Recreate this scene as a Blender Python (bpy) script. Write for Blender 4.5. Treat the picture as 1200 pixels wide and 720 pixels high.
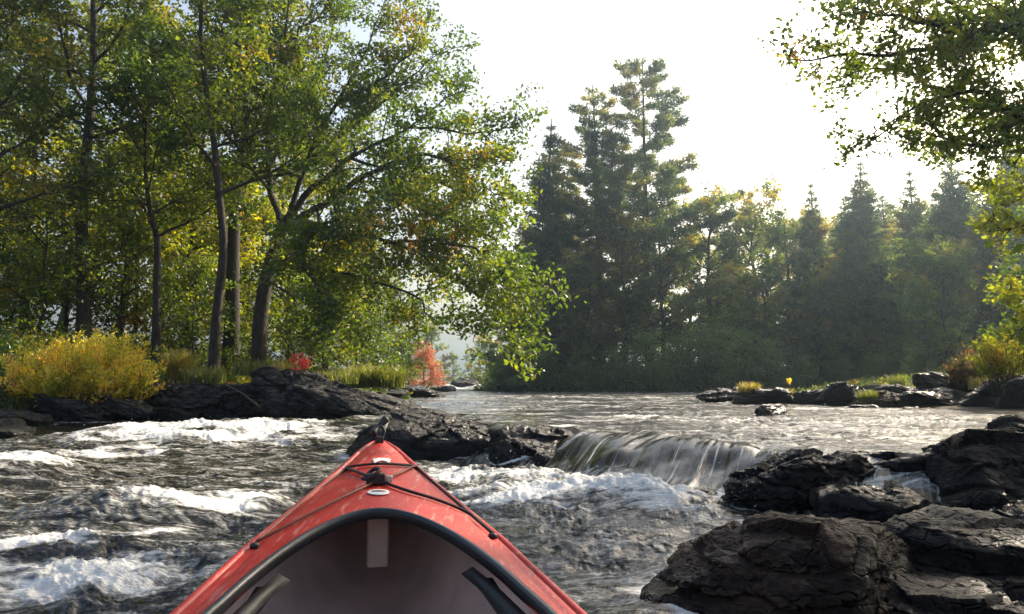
import bpy, bmesh, math
import numpy as np
from mathutils import Vector, Matrix

# ------------------------------------------------------------------ camera, world, sun, exposure
for o in list(bpy.data.objects):
    bpy.data.objects.remove(o)
SC = bpy.context.scene
COL = SC.collection
F = 933.0                      # focal length in photo pixels (1200 px wide)
CAMZ = 0.72
PITCH = math.atan(90 / F)      # horizon at row 450 of 720
cam_d = bpy.data.cameras.new('camera')
cam_d.sensor_width = 36.0
cam_d.lens = 36.0 * F / 1200.0
cam_d.clip_start = 0.02
cam_d.clip_end = 1500
cam = bpy.data.objects.new('camera', cam_d)
COL.objects.link(cam)
cam.location = (0, 0, CAMZ)
cam.rotation_euler = (math.radians(90) + PITCH, 0, 0)
SC.camera = cam

SUN_AZ = math.radians(48)      # to the right of the view direction (+Y)
SUN_EL = math.radians(31)
world = bpy.data.worlds.new('World')
SC.world = world
world.use_nodes = True
wn = world.node_tree.nodes
wl = world.node_tree.links
bg = wn['Background']
sky = wn.new('ShaderNodeTexSky')
sky.sky_type = 'NISHITA'
sky.sun_disc = False
sky.sun_elevation = SUN_EL
sky.sun_rotation = SUN_AZ
sky.air_density = 1.2
sky.dust_density = 6.5
sky.ozone_density = 1.0
wl.new(sky.outputs[0], bg.inputs[0])
bg.inputs[1].default_value = 0.15
sun_d = bpy.data.lights.new('sun', 'SUN')
sun_d.energy = 5.0
sun_d.angle = math.radians(0.6)
sun_d.color = (1.0, 0.87, 0.68)
sun = bpy.data.objects.new('sun', sun_d)
COL.objects.link(sun)
to_sun = Vector((math.sin(SUN_AZ) * math.cos(SUN_EL), math.cos(SUN_AZ) * math.cos(SUN_EL), math.sin(SUN_EL)))
sun.rotation_euler = to_sun.to_track_quat('Z', 'Y').to_euler()
SC.view_settings.view_transform = 'Standard'
SC.view_settings.look = 'None'
SC.view_settings.gamma = 1
SC.view_settings.use_curve_mapping = False
SC.view_settings.exposure = 0.85
HAZE = 0.0013
SC.render.engine = 'CYCLES'
cy = SC.cycles
cy.max_bounces = 8
cy.diffuse_bounces = 3
cy.glossy_bounces = 3
cy.transmission_bounces = 5
cy.transparent_max_bounces = 8
cy.volume_bounces = 0
cy.use_denoising = True
cy.sample_clamp_indirect = 6.0
cy.use_adaptive_sampling = True
cy.adaptive_threshold = 0.02

# ------------------------------------------------------------------ numeric helpers
RNG = np.random.default_rng(7)
cp, sp = math.cos(PITCH), math.sin(PITCH)

def ray(px, py):
    a, b = (px - 600) / F, (360 - py) / F
    return np.array([a, cp - b * sp, sp + b * cp])

def P(px, py, Y):
    """point seen at photo pixel px,py at world distance y=Y"""
    r = ray(px, py)
    return np.array([0, 0, CAMZ]) + r * (Y / r[1])

def G(px, py, z=0.0):
    """point of the level z seen at photo pixel px,py"""
    r = ray(px, py)
    return np.array([0, 0, CAMZ]) + r * ((z - CAMZ) / r[2])

def sstep(a, b, x):
    t = np.clip((x - a) / (b - a), 0, 1)
    return t * t * (3 - 2 * t)

_PERM = np.random.default_rng(3).permutation(512).astype(np.int64)
_g = np.random.default_rng(5).normal(size=(512, 3))
_GRAD = _g / np.linalg.norm(_g, axis=1)[:, None]

def noise(p):
    """gradient noise of (N,3) points, about -0.7..0.7"""
    p = np.asarray(p, float)
    i = np.floor(p).astype(np.int64)
    f = p - i
    u = f * f * f * (f * (f * 6 - 15) + 10)
    out = np.zeros(len(p))
    for dx in (0, 1):
        wx = u[:, 0] if dx else 1 - u[:, 0]
        hx = _PERM[(i[:, 0] + dx) & 511]
        for dy in (0, 1):
            wy = u[:, 1] if dy else 1 - u[:, 1]
            hy = _PERM[(hx + i[:, 1] + dy) & 511]
            for dz in (0, 1):
                wz = u[:, 2] if dz else 1 - u[:, 2]
                g = _GRAD[_PERM[(hy + i[:, 2] + dz) & 511]]
                d = g[:, 0] * (f[:, 0] - dx) + g[:, 1] * (f[:, 1] - dy) + g[:, 2] * (f[:, 2] - dz)
                out += wx * wy * wz * d
    return out

def fbm(p, octv=4, gain=0.5, lac=2.03):
    a, s = 1.0, 0
    p = np.asarray(p, float)
    for k in range(octv):
        s = s + a * noise(p + 17.3 * k)
        a *= gain
        p = p * lac
    return s

def ridged(p, octv=4, gain=0.55, lac=2.07):
    a, s, n = 1.0, 0, 0
    p = np.asarray(p, float)
    for k in range(octv):
        s = s + a * (1 - 2 * np.abs(noise(p + 11.7 * k)))
        n += a
        a *= gain
        p = p * lac
    return s / n

def xyz(x, y, z=0.0):
    x = np.asarray(x, float).ravel()
    return np.stack([x, np.broadcast_to(np.asarray(y, float).ravel(), x.shape), np.broadcast_to(np.asarray(z, float).ravel() if np.ndim(z) else z, x.shape)], 1)

def interp(x, tab):
    t = np.array(tab, float)
    return np.interp(x, t[:, 0], t[:, 1])

# ------------------------------------------------------------------ object helpers
def mesh_np(name, V, Q, mats, attrs=None, smooth=True, T=None, midx=None):
    """mesh from vertex array, quads and/or triangles; attrs: {name: (domain, array)}"""
    me = bpy.data.meshes.new(name)
    V = np.ascontiguousarray(V, np.float32)
    loops, starts, n = [], [], 0
    if Q is not None and len(Q):
        Q = np.asarray(Q, np.int32)
        loops.append(Q.ravel())
        starts.append(np.arange(len(Q)) * 4)
        n = Q.size
    if T is not None and len(T):
        T = np.asarray(T, np.int32)
        loops.append(T.ravel())
        starts.append(n + np.arange(len(T)) * 3)
    loops = np.concatenate(loops).astype(np.int32)
    starts = np.concatenate(starts).astype(np.int32)
    me.vertices.add(len(V))
    me.vertices.foreach_set('co', V.ravel())
    me.loops.add(len(loops))
    me.loops.foreach_set('vertex_index', loops)
    me.polygons.add(len(starts))
    me.polygons.foreach_set('loop_start', starts)
    me.update(calc_edges=True)
    if smooth:
        me.polygons.foreach_set('use_smooth', np.ones(len(starts), bool))
    else:
        me.polygons.foreach_set('use_smooth', np.zeros(len(starts), bool))
    for m in (mats if isinstance(mats, (list, tuple)) else [mats]):
        me.materials.append(m)
    if midx is not None:
        me.polygons.foreach_set('material_index', np.asarray(midx, np.int32))
    for k, (dom, arr) in (attrs or {}).items():
        arr = np.asarray(arr, np.float32)
        if arr.ndim == 1:
            at = me.attributes.new(k, 'FLOAT', dom)
            at.data.foreach_set('value', arr)
        else:
            at = me.attributes.new(k, 'FLOAT_VECTOR', dom)
            at.data.foreach_set('vector', arr.ravel())
    me.validate()
    return me

def link(name, me, parent=None, loc=None):
    o = bpy.data.objects.new(name, me)
    COL.objects.link(o)
    if parent is not None:
        o.parent = parent
    if loc is not None:
        o.location = loc
    return o

def tag(o, label=None, cat=None, group=None, kind=None):
    if label:
        o['label'] = label
    if cat:
        o['category'] = cat
    if group:
        o['group'] = group
    if kind:
        o['kind'] = kind
    return o

def thing(name, label, cat, loc=(0, 0, 0), rz=0.0, group=None):
    o = bpy.data.objects.new(name, None)
    COL.objects.link(o)
    o.location = [float(v) for v in loc]
    o.rotation_euler = (0, 0, rz)
    o.empty_display_size = 0.2
    return tag(o, label, cat, group)

def copy_thing(src, name, label, cat, loc, rz, scale, group=None, tilt=(0, 0)):
    r = src.copy()
    COL.objects.link(r)
    r.name = name
    r.location = [float(v) for v in loc]
    r.rotation_euler = (tilt[0], tilt[1], rz)
    r.scale = (scale if np.ndim(scale) else (scale, scale, scale))
    for k in ('label', 'category', 'group'):
        if k in r:
            del r[k]
    tag(r, label, cat, group)
    for ch in list(src.children):
        c = ch.copy()
        COL.objects.link(c)
        c.parent = r
    return r

class Acc:
    """collects quads"""
    def __init__(s):
        s.V, s.Q, s.n = [], [], 0
    def add(s, V, Q):
        s.V.append(V)
        s.Q.append(np.asarray(Q) + s.n)
        s.n += len(V)
    def arr(s):
        return np.concatenate(s.V), np.concatenate(s.Q)

def tube(pts, rad, sides=6, cap=True, closed=False):
    pts = np.asarray(pts, float)
    n = len(pts)
    rad = np.broadcast_to(np.asarray(rad, float), (n,))
    if closed:
        t = np.roll(pts, -1, 0) - np.roll(pts, 1, 0)
    else:
        t = np.gradient(pts, axis=0)
    t = t / (np.linalg.norm(t, axis=1)[:, None] + 1e-9)
    m = np.abs(t.mean(0))
    ref = np.eye(3)[int(np.argmin(m))]
    a = np.cross(t, ref)
    a /= np.linalg.norm(a, axis=1)[:, None] + 1e-9
    b = np.cross(t, a)
    ang = np.arange(sides) * 2 * math.pi / sides
    V = pts[:, None, :] + rad[:, None, None] * (a[:, None, :] * np.cos(ang)[None, :, None] + b[:, None, :] * np.sin(ang)[None, :, None])
    V = V.reshape(-1, 3)
    m_ = n if closed else n - 1
    i = np.arange(m_)[:, None]
    j = np.arange(sides)[None, :]
    i2 = (i + 1) % n
    j2 = (j + 1) % sides
    Q = np.stack([i * sides + j, i * sides + j2, i2 * sides + j2, i2 * sides + j], -1).reshape(-1, 4)
    if cap and not closed:
        V = np.concatenate([V, pts[:1], pts[-1:]])
        c0, c1 = n * sides, n * sides + 1
        e = []
        for k in range(0, sides - 1, 2):
            e.append([c0, (k + 2) % sides, k + 1, k])
            o = (n - 1) * sides
            e.append([c1, o + k, o + k + 1, o + (k + 2) % sides])
        Q = np.concatenate([Q, np.array(e)])
    return V, Q

def smoothline(pts, n):
    """Catmull-Rom through the points"""
    p = np.asarray(pts, float)
    p = np.concatenate([2 * p[:1] - p[1:2], p, 2 * p[-1:] - p[-2:-1]])
    seg = len(p) - 3
    out = []
    for t in np.linspace(0, seg - 1e-6, n):
        i = int(t)
        f = t - i
        a, b, c, d = p[i:i + 4]
        out.append(0.5 * (2 * b + (c - a) * f + (2 * a - 5 * b + 4 * c - d) * f * f + (3 * b - 3 * c + d - a) * f ** 3))
    return np.array(out)

# ------------------------------------------------------------------ materials
def new_mat(name):
    m = bpy.data.materials.new(name)
    m.use_nodes = True
    nt = m.node_tree
    return m, nt.nodes, nt.links, nt.nodes['Principled BSDF']

def nd(N, kind, **kw):
    n = N.new(kind)
    for k, v in kw.items():
        if k.startswith('i_'):
            n.inputs[k[2:].replace('_', ' ')].default_value = v
        else:
            setattr(n, k, v)
    return n

def ramp(N, stops, mode='LINEAR'):
    r = N.new('ShaderNodeValToRGB')
    r.color_ramp.interpolation = mode
    e = r.color_ramp.elements
    while len(e) < len(stops):
        e.new(0.5)
    for el, (p, c) in zip(e, stops):
        el.position = p
        el.color = (*c, 1) if len(c) == 3 else c
    return r

def leaf_mat(name, stops, trans=0.5, gloss=0.06, rough=0.45, tboost=(1.35, 1.35, 0.5)):
    m, N, L, pb = new_mat(name)
    N.remove(pb)
    out = N['Material Output']
    at = nd(N, 'ShaderNodeAttribute', attribute_name='tint')
    oi = N.new('ShaderNodeObjectInfo')
    mx = nd(N, 'ShaderNodeMath', operation='MULTIPLY_ADD')
    L.new(oi.outputs['Random'], mx.inputs[0])
    mx.inputs[1].default_value = 0.12
    sub = nd(N, 'ShaderNodeMath', operation='SUBTRACT')
    L.new(at.outputs['Fac'], sub.inputs[0])
    sub.inputs[1].default_value = 0.06
    L.new(sub.outputs[0], mx.inputs[2])
    r = ramp(N, stops)
    L.new(mx.outputs[0], r.inputs[0])
    df = N.new('ShaderNodeBsdfDiffuse')
    L.new(r.outputs[0], df.inputs[0])
    tb = nd(N, 'ShaderNodeMix', data_type='RGBA', blend_type='MULTIPLY')
    tb.inputs[0].default_value = 1
    L.new(r.outputs[0], tb.inputs[6])
    tb.inputs[7].default_value = (*[v * 2.3 for v in tboost], 1)
    tr = N.new('ShaderNodeBsdfTranslucent')
    L.new(tb.outputs[2], tr.inputs[0])
    ms = N.new('ShaderNodeMixShader')
    ms.inputs[0].default_value = trans
    L.new(df.outputs[0], ms.inputs[1])
    L.new(tr.outputs[0], ms.inputs[2])
    gl = N.new('ShaderNodeBsdfGlossy')
    gl.inputs['Roughness'].default_value = rough
    ms2 = N.new('ShaderNodeMixShader')
    ms2.inputs[0].default_value = gloss
    L.new(ms.outputs[0], ms2.inputs[1])
    L.new(gl.outputs[0], ms2.inputs[2])
    L.new(ms2.outputs[0], out.inputs[0])
    return m

M = {}
GREEN = [(0.0, (0.02, 0.038, 0.006)), (0.4, (0.05, 0.082, 0.010)), (0.62, (0.10, 0.13, 0.014)), (0.82, (0.19, 0.17, 0.02)), (0.95, (0.32, 0.16, 0.03)), (1.0, (0.36, 0.07, 0.03))]
M['leaf_maple'] = leaf_mat('leaf_maple', GREEN)
M['leaf_oak'] = leaf_mat('leaf_oak', [(0.0, (0.02, 0.038, 0.006)), (0.5, (0.055, 0.075, 0.010)), (0.75, (0.13, 0.115, 0.018)), (1.0, (0.26, 0.14, 0.03))])
M['leaf_sunny'] = leaf_mat('leaf_sunny', [(0.0, (0.05, 0.085, 0.008)), (0.45, (0.15, 0.17, 0.014)), (0.75, (0.30, 0.25, 0.02)), (0.92, (0.34, 0.19, 0.03)), (1.0, (0.36, 0.10, 0.04))])  # yellow-greens brightened so the shaded understory looks sunlit
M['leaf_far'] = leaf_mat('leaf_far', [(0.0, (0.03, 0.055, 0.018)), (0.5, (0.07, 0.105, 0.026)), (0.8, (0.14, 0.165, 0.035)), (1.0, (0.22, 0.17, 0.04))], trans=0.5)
M['leaf_shrub'] = leaf_mat('leaf_shrub', [(0.0, (0.05, 0.08, 0.03)), (0.5, (0.10, 0.14, 0.05)), (1.0, (0.20, 0.22, 0.08))], trans=0.4)
M['leaf_russet'] = leaf_mat('leaf_russet', [(0.0, (0.035, 0.055, 0.015)), (0.55, (0.07, 0.07, 0.02)), (1.0, (0.15, 0.07, 0.03))], trans=0.4, tboost=(1.4, 1, 0.7))
M['leaf_coral'] = leaf_mat('leaf_coral', [(0.0, (0.22, 0.08, 0.05)), (0.5, (0.36, 0.14, 0.09)), (1.0, (0.42, 0.24, 0.12))], tboost=(1.1, 1.0, 0.9))
M['leaf_red'] = leaf_mat('leaf_red', [(0.0, (0.25, 0.03, 0.02)), (0.5, (0.45, 0.05, 0.04)), (1.0, (0.5, 0.12, 0.06))], tboost=(1.5, 0.8, 0.8))
M['needle'] = leaf_mat('needle', [(0.0, (0.03, 0.055, 0.025)), (0.5, (0.075, 0.105, 0.032)), (0.8, (0.16, 0.165, 0.04)), (1.0, (0.26, 0.20, 0.05))], trans=0.42, tboost=(1.2, 1.2, 0.7))
M['leaf_gold'] = leaf_mat('leaf_gold', [(0.0, (0.12, 0.17, 0.02)), (0.35, (0.36, 0.36, 0.04)), (0.7, (0.54, 0.47, 0.07)), (0.85, (0.45, 0.24, 0.05)), (1.0, (0.30, 0.10, 0.05))], tboost=(1.3, 1.1, 0.6))
M['grass'] = leaf_mat('grass', [(0.0, (0.04, 0.07, 0.015)), (0.5, (0.10, 0.12, 0.025)), (1.0, (0.30, 0.25, 0.08))], trans=0.4, tboost=(1.1, 1.1, 0.5))
M['straw'] = leaf_mat('straw', [(0.0, (0.12, 0.12, 0.03)), (0.5, (0.26, 0.22, 0.06)), (1.0, (0.42, 0.33, 0.12))], trans=0.35, tboost=(1, 0.95, 0.5))

def bark_mat(name, c1, c2, scale=9):
    m, N, L, pb = new_mat(name)
    tc = N.new('ShaderNodeTexCoord')
    mp = N.new('ShaderNodeMapping')
    mp.inputs['Scale'].default_value = (scale, scale, scale * 0.22)
    L.new(tc.outputs['Object'], mp.inputs[0])
    nz = nd(N, 'ShaderNodeTexNoise', i_Scale=2.5, i_Detail=8, i_Roughness=0.7)
    L.new(mp.outputs[0], nz.inputs['Vector'])
    r = ramp(N, [(0.3, c1), (0.65, c2)])
    L.new(nz.outputs['Fac'], r.inputs[0])
    L.new(r.outputs[0], pb.inputs['Base Color'])
    pb.inputs['Roughness'].default_value = 0.9
    b = nd(N, 'ShaderNodeBump', i_Strength=0.9, i_Distance=0.03)
    L.new(nz.outputs['Fac'], b.inputs['Height'])
    L.new(b.outputs[0], pb.inputs['Normal'])
    return m
M['bark'] = bark_mat('bark', (0.014, 0.011, 0.009), (0.075, 0.06, 0.048))
M['bark_dark'] = bark_mat('bark_dark', (0.015, 0.012, 0.01), (0.06, 0.05, 0.042))
M['twig'] = bark_mat('twig', (0.06, 0.04, 0.025), (0.16, 0.11, 0.07), 20)

def rock_mat(name, dark, mid, light, wet=0.5, sscale=6, strata=(0.25, 0.1, 1.0), waterline=0.12):
    m, N, L, pb = new_mat(name)
    geo = N.new('ShaderNodeNewGeometry')
    mp = N.new('ShaderNodeMapping')
    mp.inputs['Scale'].default_value = (1, 1, 3.5)
    mp.inputs['Rotation'].default_value = (0.25, 0.35, 0.2)
    L.new(geo.outputs['Position'], mp.inputs[0])
    n1 = nd(N, 'ShaderNodeTexNoise', i_Scale=sscale, i_Detail=10, i_Roughness=0.65)
    L.new(mp.outputs[0], n1.inputs['Vector'])
    n2 = nd(N, 'ShaderNodeTexNoise', i_Scale=sscale * 9, i_Detail=5, i_Roughness=0.7)
    L.new(geo.outputs['Position'], n2.inputs['Vector'])
    n3 = nd(N, 'ShaderNodeTexNoise', i_Scale=2.3, i_Detail=4, i_Roughness=0.6)
    L.new(geo.outputs['Position'], n3.inputs['Vector'])
    r = ramp(N, [(0.3, dark), (0.52, mid), (0.72, light)])
    mixf = nd(N, 'ShaderNodeMath', operation='MULTIPLY_ADD')
    L.new(n2.outputs['Fac'], mixf.inputs[0])
    mixf.inputs[1].default_value = 0.35
    s2 = nd(N, 'ShaderNodeMath', operation='SUBTRACT')
    L.new(n1.outputs['Fac'], s2.inputs[0])
    s2.inputs[1].default_value = 0.17
    L.new(s2.outputs[0], mixf.inputs[2])
    L.new(mixf.outputs[0], r.inputs[0])
    n4 = nd(N, 'ShaderNodeTexNoise', i_Scale=3.7, i_Detail=9, i_Roughness=0.72)
    L.new(geo.outputs['Position'], n4.inputs['Vector'])
    ms_ = nd(N, 'ShaderNodeMapRange')
    ms_.inputs['From Min'].default_value = 0.54
    ms_.inputs['From Max'].default_value = 0.66
    ms_.inputs['To Max'].default_value = 0.4
    L.new(n4.outputs['Fac'], ms_.inputs[0])
    mo = nd(N, 'ShaderNodeMix', data_type='RGBA')
    L.new(ms_.outputs[0], mo.inputs[0])
    L.new(r.outputs[0], mo.inputs[6])
    mo.inputs[7].default_value = (mid[0] * 1.9 + 0.03, mid[1] * 1.8 + 0.022, mid[2] * 1.1 + 0.006, 1)
    # wetness near the water line and in patches
    sep = N.new('ShaderNodeSeparateXYZ')
    L.new(geo.outputs['Position'], sep.inputs[0])
    wz = nd(N, 'ShaderNodeMapRange')
    wz.inputs['From Min'].default_value = waterline
    wz.inputs['From Max'].default_value = waterline + 0.35
    wz.inputs['To Min'].default_value = 1
    wz.inputs['To Max'].default_value = 0
    L.new(sep.outputs[2], wz.inputs[0])
    wn_ = nd(N, 'ShaderNodeMath', operation='ADD')
    L.new(wz.outputs[0], wn_.inputs[0])
    wr = ramp(N, [(0.45, (0, 0, 0)), (0.6, (wet, wet, wet))])
    L.new(n3.outputs['Fac'], wr.inputs[0])
    L.new(wr.outputs[0], wn_.inputs[1])
    cl = nd(N, 'ShaderNodeMath', operation='MINIMUM')
    L.new(wn_.outputs[0], cl.inputs[0])
    cl.inputs[1].default_value = 1
    dk = nd(N, 'ShaderNodeMix', data_type='RGBA', blend_type='MULTIPLY')
    L.new(cl.outputs[0], dk.inputs[0])
    L.new(mo.outputs[2], dk.inputs[6])
    dk.inputs[7].default_value = (0.42, 0.42, 0.45, 1)
    L.new(dk.outputs[2], pb.inputs['Base Color'])
    ro = nd(N, 'ShaderNodeMapRange')
    ro.inputs['To Min'].default_value = 0.75
    ro.inputs['To Max'].default_value = 0.25
    L.new(cl.outputs[0], ro.inputs[0])
    L.new(ro.outputs[0], pb.inputs['Roughness'])
    pb.inputs['Specular IOR Level'].default_value = 0.35
    mc = N.new('ShaderNodeMapping')
    mc.inputs['Scale'].default_value = (1.2, 1.2, 4.0)
    mc.inputs['Rotation'].default_value = (0.3, 0.25, 0.5)
    wv = nd(N, 'ShaderNodeVectorMath', operation='ADD')
    wsc = nd(N, 'ShaderNodeVectorMath', operation='SCALE')
    L.new(n3.outputs['Color'], wsc.inputs[0])
    wsc.inputs['Scale'].default_value = 0.45
    L.new(geo.outputs['Position'], wv.inputs[0])
    L.new(wsc.outputs[0], wv.inputs[1])
    L.new(wv.outputs[0], mc.inputs[0])
    vo = nd(N, 'ShaderNodeTexVoronoi', feature='DISTANCE_TO_EDGE', i_Scale=sscale * 0.55)
    L.new(mc.outputs[0], vo.inputs['Vector'])
    cr = nd(N, 'ShaderNodeMapRange', interpolation_type='SMOOTHSTEP')
    cr.inputs['From Max'].default_value = 0.07
    L.new(vo.outputs['Distance'], cr.inputs[0])
    hh = nd(N, 'ShaderNodeMath', operation='MULTIPLY_ADD')
    L.new(cr.outputs[0], hh.inputs[0])
    hh.inputs[1].default_value = 0.55
    L.new(mixf.outputs[0], hh.inputs[2])
    b = nd(N, 'ShaderNodeBump', i_Strength=1.0, i_Distance=0.05)
    L.new(hh.outputs[0], b.inputs['Height'])
    L.new(b.outputs[0], pb.inputs['Normal'])
    return m
M['rock_wet'] = rock_mat('rock_wet', (0.005, 0.005, 0.006), (0.014, 0.013, 0.014), (0.045, 0.04, 0.037), wet=1.0, waterline=0.5)
M['rock_grey'] = rock_mat('rock_grey', (0.014, 0.014, 0.015), (0.04, 0.038, 0.039), (0.13, 0.12, 0.11), wet=0.4, sscale=4, waterline=0.15)
M['rock_brown'] = rock_mat('rock_brown', (0.008, 0.005, 0.0035), (0.034, 0.018, 0.011), (0.16, 0.085, 0.048), wet=0.25, sscale=7, waterline=-0.05)
M['rock_slab'] = rock_mat('rock_slab', (0.005, 0.004, 0.004), (0.014, 0.0105, 0.0095), (0.055, 0.036, 0.029), wet=0.4, sscale=7, waterline=0.0)

M['rock_bank'] = rock_mat('rock_bank', (0.008, 0.008, 0.009), (0.03, 0.028, 0.028), (0.20, 0.18, 0.16), wet=0.5, sscale=6, strata=(0.25, 0.1, 1.0), waterline=0.05)
def ground_mat():
    m, N, L, pb = new_mat('forest_floor')
    geo = N.new('ShaderNodeNewGeometry')
    n1 = nd(N, 'ShaderNodeTexNoise', i_Scale=1.3, i_Detail=10, i_Roughness=0.7)
    L.new(geo.outputs['Position'], n1.inputs['Vector'])
    r = ramp(N, [(0.3, (0.02, 0.017, 0.01)), (0.5, (0.05, 0.04, 0.02)), (0.65, (0.06, 0.065, 0.02)), (0.8, (0.12, 0.09, 0.04))])
    L.new(n1.outputs['Fac'], r.inputs[0])
    L.new(r.outputs[0], pb.inputs['Base Color'])
    pb.inputs['Roughness'].default_value = 0.95
    b = nd(N, 'ShaderNodeBump', i_Strength=0.8, i_Distance=0.1)
    L.new(n1.outputs['Fac'], b.inputs['Height'])
    L.new(b.outputs[0], pb.inputs['Normal'])
    return m
M['ground'] = ground_mat()

def water_mat():
    m, N, L, pb = new_mat('river_water')
    out = N['Material Output']
    geo = N.new('ShaderNodeNewGeometry')
    foam = nd(N, 'ShaderNodeAttribute', attribute_name='foam')
    fall = nd(N, 'ShaderNodeAttribute', attribute_name='fall')
    flow = nd(N, 'ShaderNodeAttribute', attribute_name='flow')
    # water body: peaty brown, glossy
    pb.inputs['Base Color'].default_value = (0.010, 0.009, 0.006, 1)
    pb.inputs['IOR'].default_value = 1.33
    pb.inputs['Roughness'].default_value = 0.06
    # ripples
    mp = N.new('ShaderNodeMapping')
    mp.inputs['Scale'].default_value = (0.7, 1.7, 1.0)
    L.new(geo.outputs['Position'], mp.inputs[0])
    r1 = nd(N, 'ShaderNodeTexNoise', i_Scale=7.0, i_Detail=5, i_Roughness=0.5, i_Distortion=0.8)
    L.new(mp.outputs[0], r1.inputs['Vector'])
    # streaks along the flow over the ledge
    mf = N.new('ShaderNodeMapping')
    mf.inputs['Scale'].default_value = (22, 0.9, 1)
    L.new(flow.outputs['Vector'], mf.inputs[0])
    st = nd(N, 'ShaderNodeTexNoise', i_Scale=1.0, i_Detail=7, i_Roughness=0.65, i_Distortion=0.35)
    L.new(mf.outputs[0], st.inputs['Vector'])
    mh = nd(N, 'ShaderNodeMix', data_type='FLOAT')
    L.new(fall.outputs['Fac'], mh.inputs[0])
    L.new(r1.outputs['Fac'], mh.inputs[2])
    L.new(st.outputs['Fac'], mh.inputs[3])
    bp = nd(N, 'ShaderNodeBump', i_Strength=1.0, i_Distance=0.045)
    L.new(mh.outputs[0], bp.inputs['Height'])
    bs_ = nd(N, 'ShaderNodeMapRange')
    bs_.inputs['To Min'].default_value = 1.0
    bs_.inputs['To Max'].default_value = 0.2
    L.new(fall.outputs['Fac'], bs_.inputs[0])
    L.new(bs_.outputs[0], bp.inputs['Strength'])
    L.new(bp.outputs[0], pb.inputs['Normal'])
    # foam mask: zone + lacy noise
    mw = N.new('ShaderNodeMapping')
    mw.inputs['Scale'].default_value = (0.75, 2.0, 1.6)
    L.new(geo.outputs['Position'], mw.inputs[0])
    f1 = nd(N, 'ShaderNodeTexNoise', i_Scale=4.0, i_Detail=10, i_Roughness=0.68, i_Distortion=1.6)
    L.new(mw.outputs[0], f1.inputs['Vector'])
    f2 = nd(N, 'ShaderNodeTexVoronoi', feature='F1', i_Scale=38.0)
    f2.inputs['Detail'].default_value = 2.0
    L.new(mw.outputs[0], f2.inputs['Vector'])
    a = nd(N, 'ShaderNodeMath', operation='MULTIPLY_ADD')
    L.new(f1.outputs['Fac'], a.inputs[0]); a.inputs[1].default_value = 2.1
    a.inputs[2].default_value = -1.10
    b = nd(N, 'ShaderNodeMath', operation='ADD')
    L.new(a.outputs[0], b.inputs[0]); L.new(foam.outputs['Fac'], b.inputs[1])
    c = nd(N, 'ShaderNodeMath', operation='MULTIPLY_ADD')
    L.new(f2.outputs['Distance'], c.inputs[0]); c.inputs[1].default_value = -0.25
    L.new(b.outputs[0], c.inputs[2])
    fm = nd(N, 'ShaderNodeMapRange', interpolation_type='SMOOTHSTEP')
    fm.inputs['From Min'].default_value = 0.0
    fm.inputs['From Max'].default_value = 0.85
    L.new(c.outputs[0], fm.inputs[0])
    # streak foam on the falls
    sr = nd(N, 'ShaderNodeMapRange', interpolation_type='SMOOTHSTEP')
    sr.inputs['From Min'].default_value = 0.52
    sr.inputs['From Max'].default_value = 0.68
    L.new(st.outputs['Fac'], sr.inputs[0])
    sm = nd(N, 'ShaderNodeMath', operation='MULTIPLY')
    L.new(sr.outputs[0], sm.inputs[0]); L.new(fall.outputs['Fac'], sm.inputs[1])
    sm2 = nd(N, 'ShaderNodeMath', operation='MULTIPLY')
    L.new(sm.outputs[0], sm2.inputs[0]); sm2.inputs[1].default_value = 0.95
    mxm = nd(N, 'ShaderNodeMath', operation='MAXIMUM')
    L.new(fm.outputs[0], mxm.inputs[0]); L.new(sm2.outputs[0], mxm.inputs[1])
    # foam body
    fo = N.new('ShaderNodeBsdfPrincipled')
    fr = ramp(N, [(0.0, (0.19, 0.185, 0.165)), (0.45, (0.48, 0.475, 0.45)), (0.95, (0.84, 0.83, 0.80))])
    L.new(mxm.outputs[0], fr.inputs[0])
    L.new(fr.outputs[0], fo.inputs['Base Color'])
    fo.inputs['Roughness'].default_value = 0.55
    fb = nd(N, 'ShaderNodeBump', i_Strength=0.8, i_Distance=0.03)
    L.new(c.outputs[0], fb.inputs['Height'])
    L.new(fb.outputs[0], fo.inputs['Normal'])
    ms = N.new('ShaderNodeMixShader')
    pw = nd(N, 'ShaderNodeMath', operation='POWER')
    pw.inputs[1].default_value = 1.35
    L.new(mxm.outputs[0], pw.inputs[0])
    L.new(pw.outputs[0], ms.inputs[0])
    L.new(pb.outputs[0], ms.inputs[1])
    L.new(fo.outputs[0], ms.inputs[2])
    L.new(ms.outputs[0], out.inputs[0])
    return m
M['water'] = water_mat()

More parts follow.
